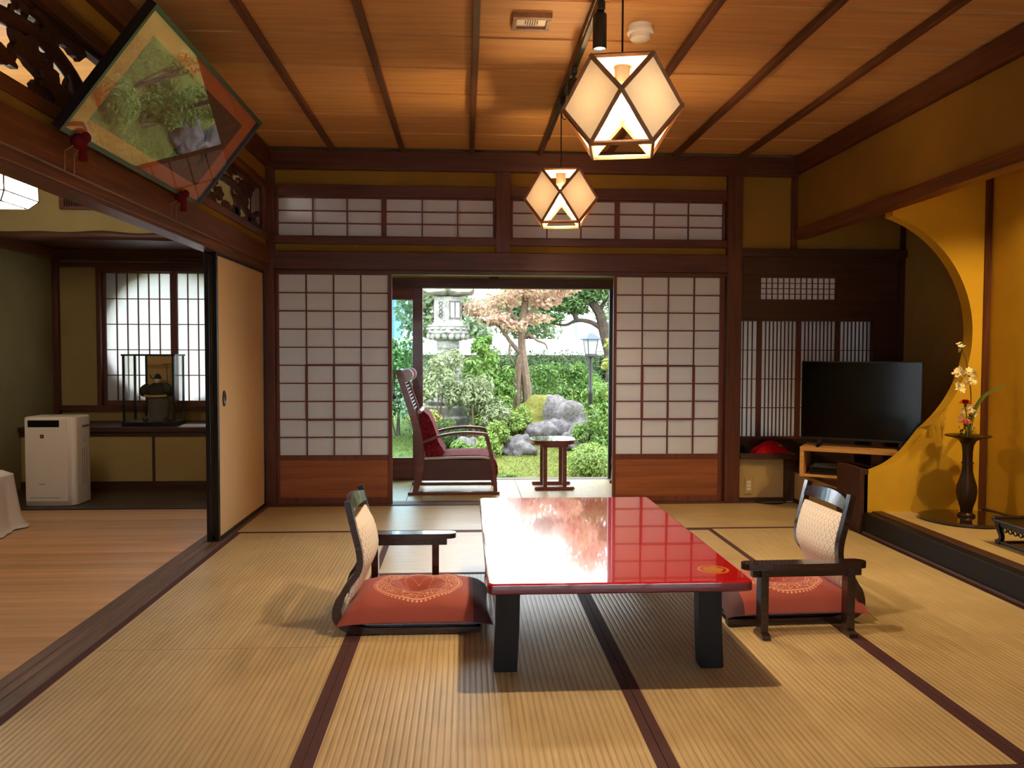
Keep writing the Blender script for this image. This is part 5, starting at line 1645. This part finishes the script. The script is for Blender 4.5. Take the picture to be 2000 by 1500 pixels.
# ------------------------------------------------------------------ garden
rng = np.random.default_rng(5)
def gh(x, y):
    def ss(a, b, v):
        u = min(1, max(0, (v - a) / (b - a))); return u * u * (3 - 2 * u)
    return -0.42 + 0.38 * ss(11.6, 14.5, y) + 0.30 * ss(14.5, 19, y) + 0.05 * math.sin(x * 1.3 + y * 0.6) * ss(11.0, 13.0, y)
K['soil'] = plain('mossy_lawn_ground', srgb(96, 102, 46), 0.95, 0.1, 0.3, 2.5, bmp=0.4)
K['grass'] = leafmat('lawn_blades', [srgb(134, 150, 64), srgb(160, 172, 84), srgb(184, 186, 104)], 0.3)
gd = struct('garden_ground', 'mossy lawn rising into a planted mound in the garden', 'ground')
V, F = [], []
nx, ny = 60, 70
for j in range(ny + 1):
    for i in range(nx + 1):
        x = -14 + 28 * i / nx; y = 6.95 + 33 * (j / ny) ** 1.6
        V.append((x, y, gh(x, y)))
for j in range(ny):
    for i in range(nx):
        a = j * (nx + 1) + i
        F.append((a, a + 1, a + nx + 2, a + nx + 1))
raw('turf', (V, F), 'soil', gd, True, 80)
box('foundation', (-4.2, 6.9, -0.45), (4.0, 6.96, -0.11), 'beige', gd)

def leaf_mesh(name, pts, nrm, size, mat, par, aspect=0.45, jitter=0.35, kind=None):
    n = len(pts)
    d = rng.normal(size=(n, 3)); d /= np.linalg.norm(d, axis=1)[:, None]
    nn = nrm + rng.normal(size=(n, 3)) * jitter
    nn /= np.linalg.norm(nn, axis=1)[:, None]
    d = d - nn * (d * nn).sum(1)[:, None]
    d /= np.maximum(1e-6, np.linalg.norm(d, axis=1))[:, None]
    s = np.cross(nn, d)
    L = (size * rng.uniform(0.7, 1.3, n))[:, None]
    v = np.empty((n, 4, 3))
    v[:, 0] = pts - d * L * 0.5
    v[:, 1] = pts + s * L * aspect * 0.5 + nn * L * 0.08
    v[:, 2] = pts + d * L * 0.5
    v[:, 3] = pts - s * L * aspect * 0.5 + nn * L * 0.08
    v = v.reshape(-1, 3) - np.array(ORG)
    me = bpy.data.meshes.new(name)
    me.vertices.add(4 * n); me.vertices.foreach_set('co', v.ravel())
    me.loops.add(4 * n); me.loops.foreach_set('vertex_index', np.arange(4 * n, dtype=np.int32))
    me.polygons.add(n); me.polygons.foreach_set('loop_start', np.arange(0, 4 * n, 4, dtype=np.int32))
    me.update(calc_edges=True); me.validate()
    o = link(name, me, mat, par, (0, 0, 0))
    if kind:
        o['kind'] = kind
    return o

def blob_pts(blobs, n, shell=0.55):
    blobs = np.array(blobs, dtype=float)
    w = (blobs[:, 3] * blobs[:, 4] * blobs[:, 5]) ** (2 / 3)
    idx = rng.choice(len(blobs), n, p=w / w.sum())
    d = rng.normal(size=(n, 3)); d /= np.linalg.norm(d, axis=1)[:, None]
    r = shell + (1 - shell) * rng.random(n) ** 0.6
    b = blobs[idx]
    return b[:, :3] + d * b[:, 3:] * r[:, None], d

def shrub(label, base, blobs, n, size, mat, name='shrub', group='garden shrubs', aspect=0.45, stems=4, cat='shrub', leaf='foliage'):
    t = thing(name, label, cat, base, group)
    sub = []
    for b in blobs:                       # break each mass into smaller uneven tufts
        sub.append(tuple(b[:3]) + tuple(0.72 * v for v in b[3:]))
        for _ in range(9):
            dd = np.random.default_rng(random.randrange(1 << 30)).normal(size=3); dd /= np.linalg.norm(dd)
            k_ = random.uniform(0.26, 0.42)
            sub.append((b[0] + dd[0] * b[3] * 0.78, b[1] + dd[1] * b[4] * 0.78, b[2] + dd[2] * b[5] * 0.78, b[3] * k_, b[4] * k_, b[5] * k_))
    p, d = blob_pts(sub if cat == 'shrub' and leaf == 'foliage' and n != 3800 else blobs, n, 0.35)
    keep = p[:, 2] > base[2] - 0.05
    leaf_mesh(leaf, p[keep], d[keep] + np.array([0, 0, 0.5]), size, mat, t, aspect, kind='stuff')
    for i in range(stems):
        b = blobs[i % len(blobs)]
        q = (b[0] + random.uniform(-.3, .3) * b[3], b[1] + random.uniform(-.3, .3) * b[4], b[2])
        raw('stem', tube(spline([(base[0] + random.uniform(-.05, .05), base[1], base[2] - 0.03), ((base[0] + q[0]) / 2 + random.uniform(-.05, .05), (base[1] + q[1]) / 2, (base[2] + q[2]) / 2), q], 4), [0.018 - 0.012 * k / 8 for k in range(9)], 6), 'bark', t)
    endthing()
    return t
K['bark'] = plain('grey_brown_bark', srgb(104, 88, 74), 0.9, 0.1, 0.3, 14, bmp=0.6)
K['darkbark'] = plain('dark_pine_bark', srgb(66, 57, 50), 0.9, 0.1, 0.3, 14, bmp=0.6)
K['lf_mid'] = leafmat('mid_green_leaf', [srgb(72, 112, 44), srgb(104, 148, 62), srgb(146, 184, 90)])
K['lf_dark'] = leafmat('dark_green_leaf', [srgb(52, 84, 40), srgb(78, 114, 54), srgb(104, 140, 72)])
K['lf_light'] = leafmat('light_green_leaf', [srgb(128, 168, 70), srgb(164, 196, 92), srgb(198, 214, 124)])
K['lf_pale'] = leafmat('pale_green_leaf', [srgb(138, 160, 108), srgb(176, 192, 138), srgb(206, 212, 170)])
K['lf_bright'] = leafmat('fresh_green_leaf', [srgb(98, 148, 52), srgb(130, 174, 78), srgb(166, 192, 104)])
K['lf_yellow'] = leafmat('yellow_green_leaf', [srgb(150, 166, 70), srgb(186, 192, 92), srgb(214, 200, 112)])
K['lf_maple'] = leafmat('coral_maple_leaf', [srgb(244, 178, 164), srgb(250, 206, 184), srgb(246, 214, 190), srgb(206, 216, 140)], 0.5)
K['lf_pine'] = leafmat('pine_needle', [srgb(84, 122, 72), srgb(112, 150, 88), srgb(146, 176, 108)], 0.25)
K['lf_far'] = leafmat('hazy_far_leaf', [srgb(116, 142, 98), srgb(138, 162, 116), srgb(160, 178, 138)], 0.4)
K['rock'] = stone('grey_garden_rock', srgb(74, 68, 70), srgb(138, 130, 130))
K['rockmoss'] = stone('mossy_garden_rock', srgb(76, 70, 70), srgb(142, 134, 132), (srgb(104, 106, 30), srgb(150, 146, 58)), (-1.5, 0.5, 0.75))
K['rockmoss2'] = stone('mossy_round_rock', srgb(112, 118, 104), srgb(160, 164, 150), (srgb(120, 134, 30), srgb(160, 170, 56)), (0.9, 0.8, 0.60))
K['granite'] = stone('weathered_granite', srgb(150, 152, 142), srgb(206, 206, 196))

# lawn blades
n = 26000
gx = rng.uniform(-2.2, 3.2, n); gy = rng.uniform(8.6, 13.0, n)
gz = np.array([gh(a, b) for a, b in zip(gx, gy)]) + 0.012
t = thing('lawn_grass', 'short yellow-green lawn grass beyond the veranda', 'grass', (0.5, 10.8, -0.42), kind='stuff')
leaf_mesh('blades', np.stack([gx, gy, gz], 1), np.tile(np.array([0.0, -0.9, 0.6]), (n, 1)), 0.045, 'grass', t, 0.22, 0.7, kind='stuff')
endthing()

def boulder(label, c, r, mat, seed, rough=0.22):
    bm = bmesh.new()
    bmesh.ops.create_icosphere(bm, subdivisions=4, radius=1)
    for v in bm.verts:
        p = v.co.copy()
        k = 1 + rough * noise.noise(p * 1.3 + Vector((seed * 7.1, seed, 0))) * 2 + 0.16 * noise.noise(p * 3 + Vector((seed, 3, 0))) + 0.07 * noise.noise(p * 9 + Vector((seed, 9, 0)))
        # a few flat facets
        for f_ in range(5):
            a = seed * 2.3 + f_ * 1.9
            nrm = Vector((math.cos(a), math.sin(a * 1.7), 0.5 * math.sin(a * 2.1))).normalized()
            dd = p.dot(nrm)
            if dd > 0.72:
                k *= 0.72 / dd
        v.co = Vector((p.x * r[0] * k, p.y * r[1] * k, p.z * r[2] * k))
    me = bpy.data.meshes.new('boulder')
    bm.to_mesh(me); bm.free()
    me.polygons.foreach_set('use_smooth', [True] * len(me.polygons))
    o = link('boulder', me, mat, None, c)
    return tag(o, label, 'boulder', 'garden boulders')
boulder('large boulder with yellow-green moss on its left shoulder, behind the side table', (1.42, 13.2, -0.12), (0.72, 0.55, 0.46), 'rockmoss', 1)
boulder('rounded mossy boulder just right of the recliner', (0.10, 13.3, -0.02), (0.26, 0.30, 0.26), 'rockmoss2', 2, 0.10)
boulder('grey boulder left of the mossy one, behind the recliner', (-0.25, 13.4, -0.06), (0.42, 0.35, 0.30), 'rock', 3)
boulder('low grey boulder at the lawn edge, left of the side table', (0.76, 11.85, -0.38), (0.36, 0.30, 0.26), 'rock', 4)
boulder('grey boulder under the large mossy one, above the side table', (1.30, 12.5, -0.26), (0.36, 0.30, 0.30), 'rock', 5)
boulder('brownish boulder at the foot of the garden lamp post', (1.78, 12.1, -0.26), (0.40, 0.30, 0.24), 'rock', 6)
boulder('flat pale boulder seen under the recliner armrest', (0.06, 11.6, -0.36), (0.34, 0.28, 0.22), 'rock', 7)

# stone lantern
sx_, sy_ = -0.285, 13.55
sb = gh(sx_, sy_)
t = thing('stone_lantern', 'tall weathered stone lantern with hexagonal roof behind the recliner', 'stone lantern', (sx_, sy_, sb))
ph = PI / 6
def hexa(name, prof, n=6, p_=t, mat='granite', phase=ph):
    return raw(name, lathe(prof, n, (sx_, sy_, 0), phase), mat, p_, n > 6, 40)
hexa('base_tier', [(0.62, sb - 0.15), (0.62, sb + 0.10), (0.58, sb + 0.13), (0.0, sb + 0.13)])
hexa('base_tier', [(0.50, sb + 0.12), (0.50, sb + 0.27), (0.46, sb + 0.30), (0.0, sb + 0.30)])
hexa('base_tier', [(0.40, sb + 0.29), (0.42, sb + 0.36), (0.36, sb + 0.44), (0.26, sb + 0.50), (0.0, sb + 0.50)], 12)
hexa('shaft', [(0.185, sb + 0.48), (0.172, 0.62), (0.168, 0.9), (0.180, 1.14), (0.0, 1.14)], 20)
for z in (0.56, 0.78, 1.08):
    hexa('shaft_ring', [(0.17, z - 0.03), (0.195, z - 0.015), (0.195, z + 0.015), (0.17, z + 0.03)], 20)
hexa('neck', [(0.20, 1.13), (0.215, 1.16), (0.215, 1.26), (0.20, 1.28), (0.0, 1.28)])
hexa('bowl', [(0.21, 1.27), (0.27, 1.30), (0.33, 1.36), (0.36, 1.40), (0.0, 1.40)], 12)
for k in range(18):
    a = 2 * PI * k / 18
    raw('lotus_petal', ball((sx_ + 0.305 * math.cos(a), sy_ + 0.305 * math.sin(a), 1.345), (0.05, 0.05, 0.06), 8, 5), 'granite', t)
hexa('gallery', [(0.385, 1.40), (0.385, 1.425), (0.365, 1.43), (0.365, 1.50), (0.385, 1.505), (0.385, 1.53), (0.30, 1.53), (0.28, 1.57), (0.0, 1.57)])
for k in range(6):
    a = ph + 2 * PI * k / 6 + PI / 6
    nrm = Vector((math.cos(a), math.sin(a), 0)); tn = Vector((-nrm.y, nrm.x, 0))
    c0 = Vector((sx_, sy_, 1.465)) + nrm * 0.365 * math.cos(PI / 6)
    for j in (-1, 0, 1):
        raw('gallery_carving', ball(tuple(c0 + tn * 0.11 * j), (0.045, 0.045, 0.024), 8, 5), 'granite', t)
fb = hexa('firebox', [(0.275, 1.55), (0.262, 1.60), (0.262, 1.94), (0.28, 1.99), (0.0, 1.99)])
K['lanternhole'] = plain('weathered_window_panel', srgb(160, 158, 155), 0.8)
for k in range(6):
    a = ph + 2 * PI * k / 6 + PI / 6
    nrm = Vector((math.cos(a), math.sin(a), 0)); tn = Vector((-nrm.y, nrm.x, 0))
    c0 = Vector((sx_, sy_, 0)) + nrm * 0.262 * math.cos(PI / 6)
    M = Matrix(((tn.x, nrm.x, 0, c0.x), (tn.y, nrm.y, 0, c0.y), (0, 0, 1, 0), (0, 0, 0, 1)))
    if k % 2 == 0:
        for s in (-1, 1):
            raw('window_panel', xf(bx((s * 0.048 - 0.040, 0.002, 1.65), (s * 0.048 + 0.040, 0.008, 1.90)), M), 'lanternhole', fb, False)
        for a_, b_ in (((-0.098, 0.0, 1.63), (-0.088, 0.016, 1.92)), ((0.088, 0.0, 1.63), (0.098, 0.016, 1.92)), ((-0.005, 0.0, 1.63), (0.005, 0.018, 1.92)), ((-0.098, 0.0, 1.63), (0.098, 0.016, 1.65)), ((-0.098, 0.0, 1.90), (0.098, 0.016, 1.92))):
            raw('window_frame', xf(bx(a_, b_), M), 'rock', fb, False)
    else:
        for j in range(4):
            ring = [tuple(M @ Vector((0.032 * math.cos(q), 0.008, 1.68 + j * 0.066 + 0.028 * math.sin(q)))) for q in np.linspace(0, 2 * PI, 11)]
            raw('lattice_ring', tube(ring, 0.007, 5), 'rock', fb, True)
V, F = [], []
NR = 48
rl = [(0.0, 1.985, 0), (0.46, 2.03, 0.05), (0.50, 2.06, 0.06), (0.47, 2.10, 0.04), (0.33, 2.18, 0.0), (0.20, 2.30, 0.0), (0.12, 2.40, 0.0), (0.0, 2.42, 0)]
for r_, z_, up_ in rl:
    for k in range(NR):
        a = 2 * PI * k / NR
        loc = ((a - ph) % (PI / 3)) / (PI / 3) * 2 - 1
        hexr = math.cos(PI / 6) / math.cos((abs(loc) - 1) * PI / 6 + 0) if False else math.cos(PI / 6) / math.cos(loc * PI / 6)
        cor = abs(loc) ** 4
        V.append((sx_ + r_ * hexr * math.cos(a), sy_ + r_ * hexr * math.sin(a), z_ + up_ * cor))
for i in range(len(rl) - 1):
    for k in range(NR):
        F.append((i * NR + k, i * NR + (k + 1) % NR, (i + 1) * NR + (k + 1) % NR, (i + 1) * NR + k))
raw('roof', (V, F), 'granite', t, True, 35)
raw('finial', lathe([(0.13, 2.39), (0.15, 2.43), (0.11, 2.47), (0.07, 2.48), (0.10, 2.54), (0.11, 2.60), (0.06, 2.68), (0.0, 2.74)], 20, (sx_, sy_, 0)), 'granite', t)
endthing()

# garden lamp post
gx_, gy_ = 1.708, 11.0
gb = gh(gx_, gy_)
t = thing('garden_lamp', 'black garden lamp post with square tapered lantern head', 'garden lamp', (gx_, gy_, gb))
raw('pole', lathe([(0.032, gb - 0.05), (0.032, 0.50), (0.036, 0.51), (0.036, 0.56), (0.024, 0.58), (0.024, 1.02), (0.0, 1.02)], 12, (gx_, gy_, 0)), 'cord', t)
def sq(prof, nm, mat):
    raw(nm, lathe(prof, 4, (gx_, gy_, 0), PI / 4 + 0.25), mat, t, False)
sq([(0.075, 1.02), (0.085, 1.03), (0.085, 1.065), (0.0, 1.065)], 'lantern_base', 'blackmetal')
K['lampglass'] = plain('frosted_lamp_glass', srgb(160, 168, 176), 0.4)
sq([(0.072, 1.065), (0.105, 1.255), (0.0, 1.255)], 'frosted_glass', 'lampglass')
K['lamproof'] = plain('blue_grey_metal', srgb(58, 68, 84), 0.5, 0.5)
sq([(0.155, 1.255), (0.158, 1.268), (0.05, 1.345), (0.0, 1.36)], 'lantern_roof', 'lamproof')
for k in range(4):
    a = PI / 4 + 0.25 + k * PI / 2
    raw('glazing_bar', tube([(gx_ + 0.074 * math.cos(a), gy_ + 0.074 * math.sin(a), 1.06), (gx_ + 0.107 * math.cos(a), gy_ + 0.107 * math.sin(a), 1.258)], 0.006, 5), 'blackmetal', t)
endthing()

# coral maple: twin trunks and twisting limbs
def limb(pts, r0, r1, par, mat='bark', name='branch'):
    p = spline(pts, 5)
    m = len(p)
    return raw(name, tube(p, [r0 + (r1 - r0) * i / (m - 1) for i in range(m)], 8), mat, par)
my = 13.6
mb = gh(0.92, my)
t = thing('maple_tree', 'coral-leaved maple with twin grey trunks in the middle of the garden', 'tree', (0.93, my, mb))
s = my / 13.0
def mp(x, z, dy=0.0):
    return (x * s, my + dy, 1.08 + (z - 1.08) * s)
limb([mp(0.84, -0.25), mp(0.83, 0.3), mp(0.85, 0.75), mp(0.90, 1.05)], 0.075, 0.06, t, name='trunk')
limb([mp(0.98, -0.25), mp(1.00, 0.3), mp(0.96, 0.75), mp(0.92, 1.05), mp(0.90, 1.45), mp(0.96, 1.95), mp(0.90, 2.5)], 0.085, 0.05, t, name='trunk')
L_ = [([mp(0.90, 1.05), mp(0.72, 1.25, -0.1), mp(0.52, 1.50, -0.2), mp(0.30, 1.56, -0.2), mp(0.12, 1.75, -0.2)], 0.045, 0.012),
      ([mp(0.93, 1.30), mp(1.02, 1.36, -0.1), mp(1.14, 1.27, -0.2), mp(1.26, 1.22, -0.2), mp(1.30, 1.13, -0.2)], 0.032, 0.012),
      ([mp(0.90, 1.50), mp(0.72, 1.72), mp(0.62, 1.90, 0.1), mp(0.46, 1.98, 0.1)], 0.04, 0.012),
      ([mp(0.93, 1.60), mp(1.12, 1.80), mp(1.30, 1.84, 0.1), mp(1.55, 2.05, 0.1)], 0.04, 0.012),
      ([mp(0.95, 1.90), mp(0.86, 2.1), mp(0.80, 2.25)], 0.035, 0.012),
      ([mp(0.94, 2.0), mp(1.35, 2.3), mp(1.85, 2.75)], 0.035, 0.012),
      ([mp(0.72, 1.25, -0.1), mp(0.70, 1.05, -0.15), mp(0.78, 0.90, -0.15)], 0.022, 0.01)]
for pts, a, b in L_:
    limb(pts, a, b, t)
bl = []
for cx_, cz_, rx_, rz_ in ((0.15, 1.78, 0.28, 0.14), (0.45, 1.62, 0.30, 0.14), (0.62, 1.92, 0.35, 0.16), (0.95, 2.10, 0.4, 0.2), (1.25, 1.92, 0.32, 0.16), (1.55, 2.15, 0.35, 0.2), (0.75, 1.50, 0.25, 0.10), (1.15, 1.62, 0.28, 0.10), (1.75, 2.55, 0.4, 0.25), (2.0, 3.0, 0.5, 0.3)):
    p = mp(cx_, cz_)
    bl.append((p[0], p[1] + random.uniform(-0.3, 0.3), p[2], rx_, rx_ * 1.2, rz_))
p, d = blob_pts(bl, 6200, 0.1)
leaf_mesh('foliage', p, d * 0.3 + np.array([0, 0, 1.0]), 0.070, 'lf_maple', t, 0.7, 0.8, kind='stuff')
endthing()

# pine on the right, leaning in
py_ = 17.0
t = thing('pine_tree', 'twisted garden pine with layered green pads at upper right', 'tree', (3.1, py_, gh(3.1, py_)))
limb([(3.05, py_, gh(3.1, py_) - 0.1), (3.10, py_, 0.8), (2.92, py_, 1.55), (2.80, py_, 1.95), (2.50, py_, 2.35), (2.2, py_, 3.0)], 0.15, 0.07, t, 'darkbark', 'trunk')
for pts in ([(2.92, py_, 1.55), (2.65, py_, 1.72), (2.35, py_, 1.76), (2.10, py_, 1.66), (1.80, py_, 1.70)], [(2.80, py_, 1.95), (2.95, py_, 2.2), (3.1, py_, 2.45)], [(2.70, py_, 2.1), (2.4, py_, 2.2), (2.1, py_, 2.05), (1.9, py_, 2.1)], [(2.35, py_, 1.76), (2.25, py_, 1.95), (2.2, py_, 2.1)], [(2.5, py_, 2.35), (2.9, py_, 2.6), (3.3, py_, 2.7)], [(2.2, py_, 3.0), (2.1, py_, 3.2)], [(2.2, py_, 3.0), (2.8, py_, 3.4)]):
    limb(pts, 0.06, 0.02, t, 'darkbark')
bl = [(1.75, py_, 1.80, .4, .4, .14), (2.1, py_, 2.1, .5, .5, .18), (1.75, py_, 2.25, .45, .5, .16), (2.4, py_ + .2, 2.5, .6, .6, .2), (3.0, py_, 2.55, .5, .5, .2), (1.9, py_, 2.6, .6, .6, .2), (2.7, py_, 2.95, .8, .7, .25), (1.9, py_, 3.3, .7, .7, .25), (2.8, py_, 3.5, .8, .7, .3), (3.3, py_, 2.1, .4, .4, .15), (3.5, py_, 3.0, .6, .6, .25), (2.2, py_, 2.25, .5, .4, .2), (2.7, py_, 2.32, .4, .4, .2), (1.72, py_, 2.08, .4, .4, .16), (2.35, py_ + .2, 1.98, .35, .3, .1)]
p, d = blob_pts(bl, 24000, 0.15)
leaf_mesh('foliage', p, d * 0.5 + np.array([0, 0, 0.6]), 0.12, 'lf_pine', t, 0.24, 1.0, kind='stuff')
endthing()

def sh(label, cx_, cy_, blobs, n, size, mat, **kw):
    b = (cx_, cy_, gh(cx_, cy_))
    bl = [(cx_ + a, cy_ + b_, b[2] + c, r1, r2, r3) for a, b_, c, r1, r2, r3 in blobs]
    return shrub(label, b, bl, n, size, mat, **kw)
sh('neat round clipped shrub right of the side table', 1.52, 9.75, [(0, 0, 0.18, 0.30, 0.30, 0.23)], 3800, 0.042, 'lf_light', stems=6)
sh('pale airy shrub in front of the stone lantern', -0.42, 12.6, [(0, 0, 0.9, 0.42, 0.4, 0.42), (0.35, 0, 0.75, 0.3, 0.3, 0.35), (-0.4, 0, 0.6, 0.4, 0.3, 0.5), (0.1, 0, 1.25, 0.3, 0.3, 0.22)], 3600, 0.075, 'lf_pale', aspect=0.4)
sh('glossy fresh-green shrub between the lantern and the maple', 0.30, 13.1, [(0, 0, 0.95, 0.36, 0.4, 0.42), (0.22, 0.1, 0.75, 0.30, 0.3, 0.36), (-0.05, 0, 1.38, 0.20, 0.3, 0.2), (0.1, 0, 0.5, 0.36, 0.35, 0.35)], 3400, 0.10, 'lf_bright', aspect=0.4)
sh('pale shrub with drooping leaves right of the lantern shaft', 0.16, 12.5, [(0, 0, 0.72, 0.36, 0.3, 0.32), (0.25, 0, 0.5, 0.3, 0.3, 0.3)], 2600, 0.075, 'lf_pale', aspect=0.32)
sh('low leafy shrub beside the recliner at the lawn edge', 0.24, 11.5, [(0, 0, 0.16, 0.26, 0.24, 0.20), (0.18, 0.25, 0.30, 0.24, 0.2, 0.2), (-0.15, 0.1, 0.06, 0.2, 0.2, 0.14)], 3400, 0.05, 'lf_light')
sh('spreading low shrub below the maple trunk', 0.62, 12.75, [(0, 0, 0.22, 0.40, 0.3, 0.2), (-0.3, -0.2, 0.28, 0.3, 0.25, 0.22), (0.2, 0.1, 0.34, 0.25, 0.25, 0.16)], 4200, 0.055, 'lf_light')
sh('broad clipped azalea mound behind the mossy boulder', 1.62, 14.9, [(0, 0, 0.45, 0.75, 0.6, 0.5), (0.6, 0.2, 0.5, 0.6, 0.5, 0.5), (-0.45, 0, 0.25, 0.4, 0.4, 0.35)], 8000, 0.065, 'lf_mid')
sh('dark clipped hedge along the garden wall', 2.0, 18.3, [(-1.5 + 0.6 * i, 0, 0.40, 0.5, 0.4, 0.50) for i in range(9)], 13000, 0.085, 'lf_dark', stems=5, cat='hedge', name='hedge')
sh('dark hedge beyond the stone lantern', -2.3, 18.0, [(-1.5 + 0.6 * i, 0, 0.36, 0.5, 0.4, 0.5) for i in range(6)], 7000, 0.085, 'lf_dark', stems=4, cat='hedge', name='hedge')
sh('fresh green shrub standing behind the lamp post', 2.05, 11.8, [(0, 0, 0.5, 0.32, 0.3, 0.4), (-0.1, 0, 0.9, 0.25, 0.25, 0.25), (0.15, 0, 0.15, 0.3, 0.3, 0.25)], 2800, 0.075, 'lf_bright', aspect=0.38)
sh('fresh green leafy plant in front of the lamp post foot', 1.60, 10.9, [(0.0, 0, 0.34, 0.14, 0.15, 0.25), (0.12, 0, 0.62, 0.10, 0.1, 0.22), (0.22, 0, 0.2, 0.18, 0.15, 0.25)], 900, 0.075, 'lf_bright', aspect=0.38)
sh('yellow-green shrub at the right edge of the garden opening', 1.86, 10.4, [(0.05, 0, 1.32, 0.14, 0.2, 0.16), (0.08, 0, 1.62, 0.14, 0.2, 0.14), (0.12, 0, 0.9, 0.16, 0.2, 0.3), (0.12, 0, 2.0, 0.16, 0.2, 0.2)], 1500, 0.06, 'lf_yellow')
sh('small grassy tuft on the lawn near the veranda', 0.42, 9.55, [(0, 0, 0.03, 0.20, 0.12, 0.06)], 500, 0.06, 'lf_light', aspect=0.2, stems=2)
sh('low pale shrub behind the recliner seat', -0.02, 11.0, [(0, 0, 0.16, 0.22, 0.2, 0.14)], 1200, 0.055, 'lf_bright', stems=2)
sh('ochre-tinged shrub at the foot of the stone lantern', -0.62, 12.2, [(0, 0, 0.42, 0.28, 0.25, 0.22), (0.25, 0, 0.3, 0.25, 0.2, 0.16)], 1500, 0.055, 'lf_yellow')
sh('dark fine-leaved shrub behind the recliner back', -0.36, 11.9, [(0, 0, 0.28, 0.32, 0.25, 0.28), (0.25, 0.1, 0.2, 0.25, 0.2, 0.2)], 2400, 0.055, 'lf_dark', aspect=0.25)
sh('tall shrub seen through the sliding glass door', -1.05, 12.9, [(0, 0, 0.9, 0.45, 0.4, 0.5), (-0.3, 0, 0.5, 0.5, 0.4, 0.5), (0.1, 0, 1.4, 0.3, 0.3, 0.3)], 3600, 0.08, 'lf_mid')

def ftree(label, x, y, h, r, mat, n=3500, size=0.22):
    b = (x, y, gh(x, min(y, 30)))
    t = thing('background_tree', label, 'tree', b, 'trees beyond the garden wall')
    limb([(x, y, b[2] - 0.1), (x + 0.2, y, b[2] + h * 0.4), (x, y, b[2] + h * 0.8)], 0.2, 0.08, t, 'darkbark', 'trunk')
    bl = [(x + random.uniform(-.6, .6) * r, y + random.uniform(-.5, .5) * r, b[2] + h * random.uniform(0.45, 0.95), r * random.uniform(.35, .6), r * .5, r * random.uniform(.25, .4)) for _ in range(9)]
    p, d = blob_pts(bl, n, 0.2)
    leaf_mesh('foliage', p, d + np.array([0, 0, .4]), size, mat, t, 0.5, 0.6, kind='stuff')
    endthing()
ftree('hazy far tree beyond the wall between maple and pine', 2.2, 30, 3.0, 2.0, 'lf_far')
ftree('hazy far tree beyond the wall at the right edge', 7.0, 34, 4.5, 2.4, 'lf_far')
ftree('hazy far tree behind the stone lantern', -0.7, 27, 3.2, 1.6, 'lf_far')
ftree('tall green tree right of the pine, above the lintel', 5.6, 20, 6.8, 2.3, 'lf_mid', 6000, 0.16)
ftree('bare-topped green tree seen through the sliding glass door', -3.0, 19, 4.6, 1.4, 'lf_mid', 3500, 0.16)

# white-roofed garden wall, far pole, neighbouring house
K['whitetile'] = plain('pale_roof_tile', srgb(190, 190, 194), 0.6, 0.3, 0.05)
K['wallwhite'] = plain('white_garden_wall', srgb(150, 148, 144), 0.8, 0.2, 0.05)
t = thing('garden_wall', 'white garden wall with pale tiled coping behind the hedge', 'wall', (0, 20.5, 0.0))
box('wall_body', (-12, 20.4, -0.3), (12, 20.6, 1.02), 'wallwhite', t)
v, f = prism([(20.0, 1.02), (21.0, 1.02), (20.52, 1.42), (20.48, 1.42)], 'x', -12, 12)
raw('coping', (v, f), 'whitetile', t, False)
for i in range(60):
    x = -6 + i * 0.2
    raw('tile_ridge', tube([(x, 20.0, 1.035), (x, 20.48, 1.425)], 0.022, 5), 'whitetile', t)
endthing()
tag(raw('utility_pole', lathe([(0.16, 0.0), (0.14, 1.8), (0.13, 9.0), (0.0, 9.0)], 12, (5.2, 38, 0.0)), plain('pale_blue_pole', srgb(130, 146, 160), 0.6), None), 'pale grey-blue pole far beyond the garden wall', 'pole')
t = thing('far_house', 'pale blue neighbouring house seen through the sliding glass door', 'house', (-5.5, 31, 0))
K['bluewall'] = plain('pale_blue_wall', srgb(96, 134, 164), 0.7, 0.2, 0.03)
box('house_wall', (-8.5, 30, 0), (-2.6, 34, 3.5), 'bluewall', t)
v, f = prism([(29.6, 3.5), (34.4, 3.5), (32, 4.6)], 'x', -8.9, -2.2)
raw('roof', (v, f), 'lamproof', t, False)
for x in (-7.5, -5.8, -4.2):
    w_ = box('window', (x - 0.4, 29.95, 1.6), (x + 0.4, 30.0, 2.7), 'wallwhite', t)
    ORG_save = ORG
    pn = box('pane', (-0.34, -0.035, -0.48), (0.34, -0.028, 0.48), 'screen', None)
    pn.parent = w_; pn.location = (0, -0.03, 0)
endthing()
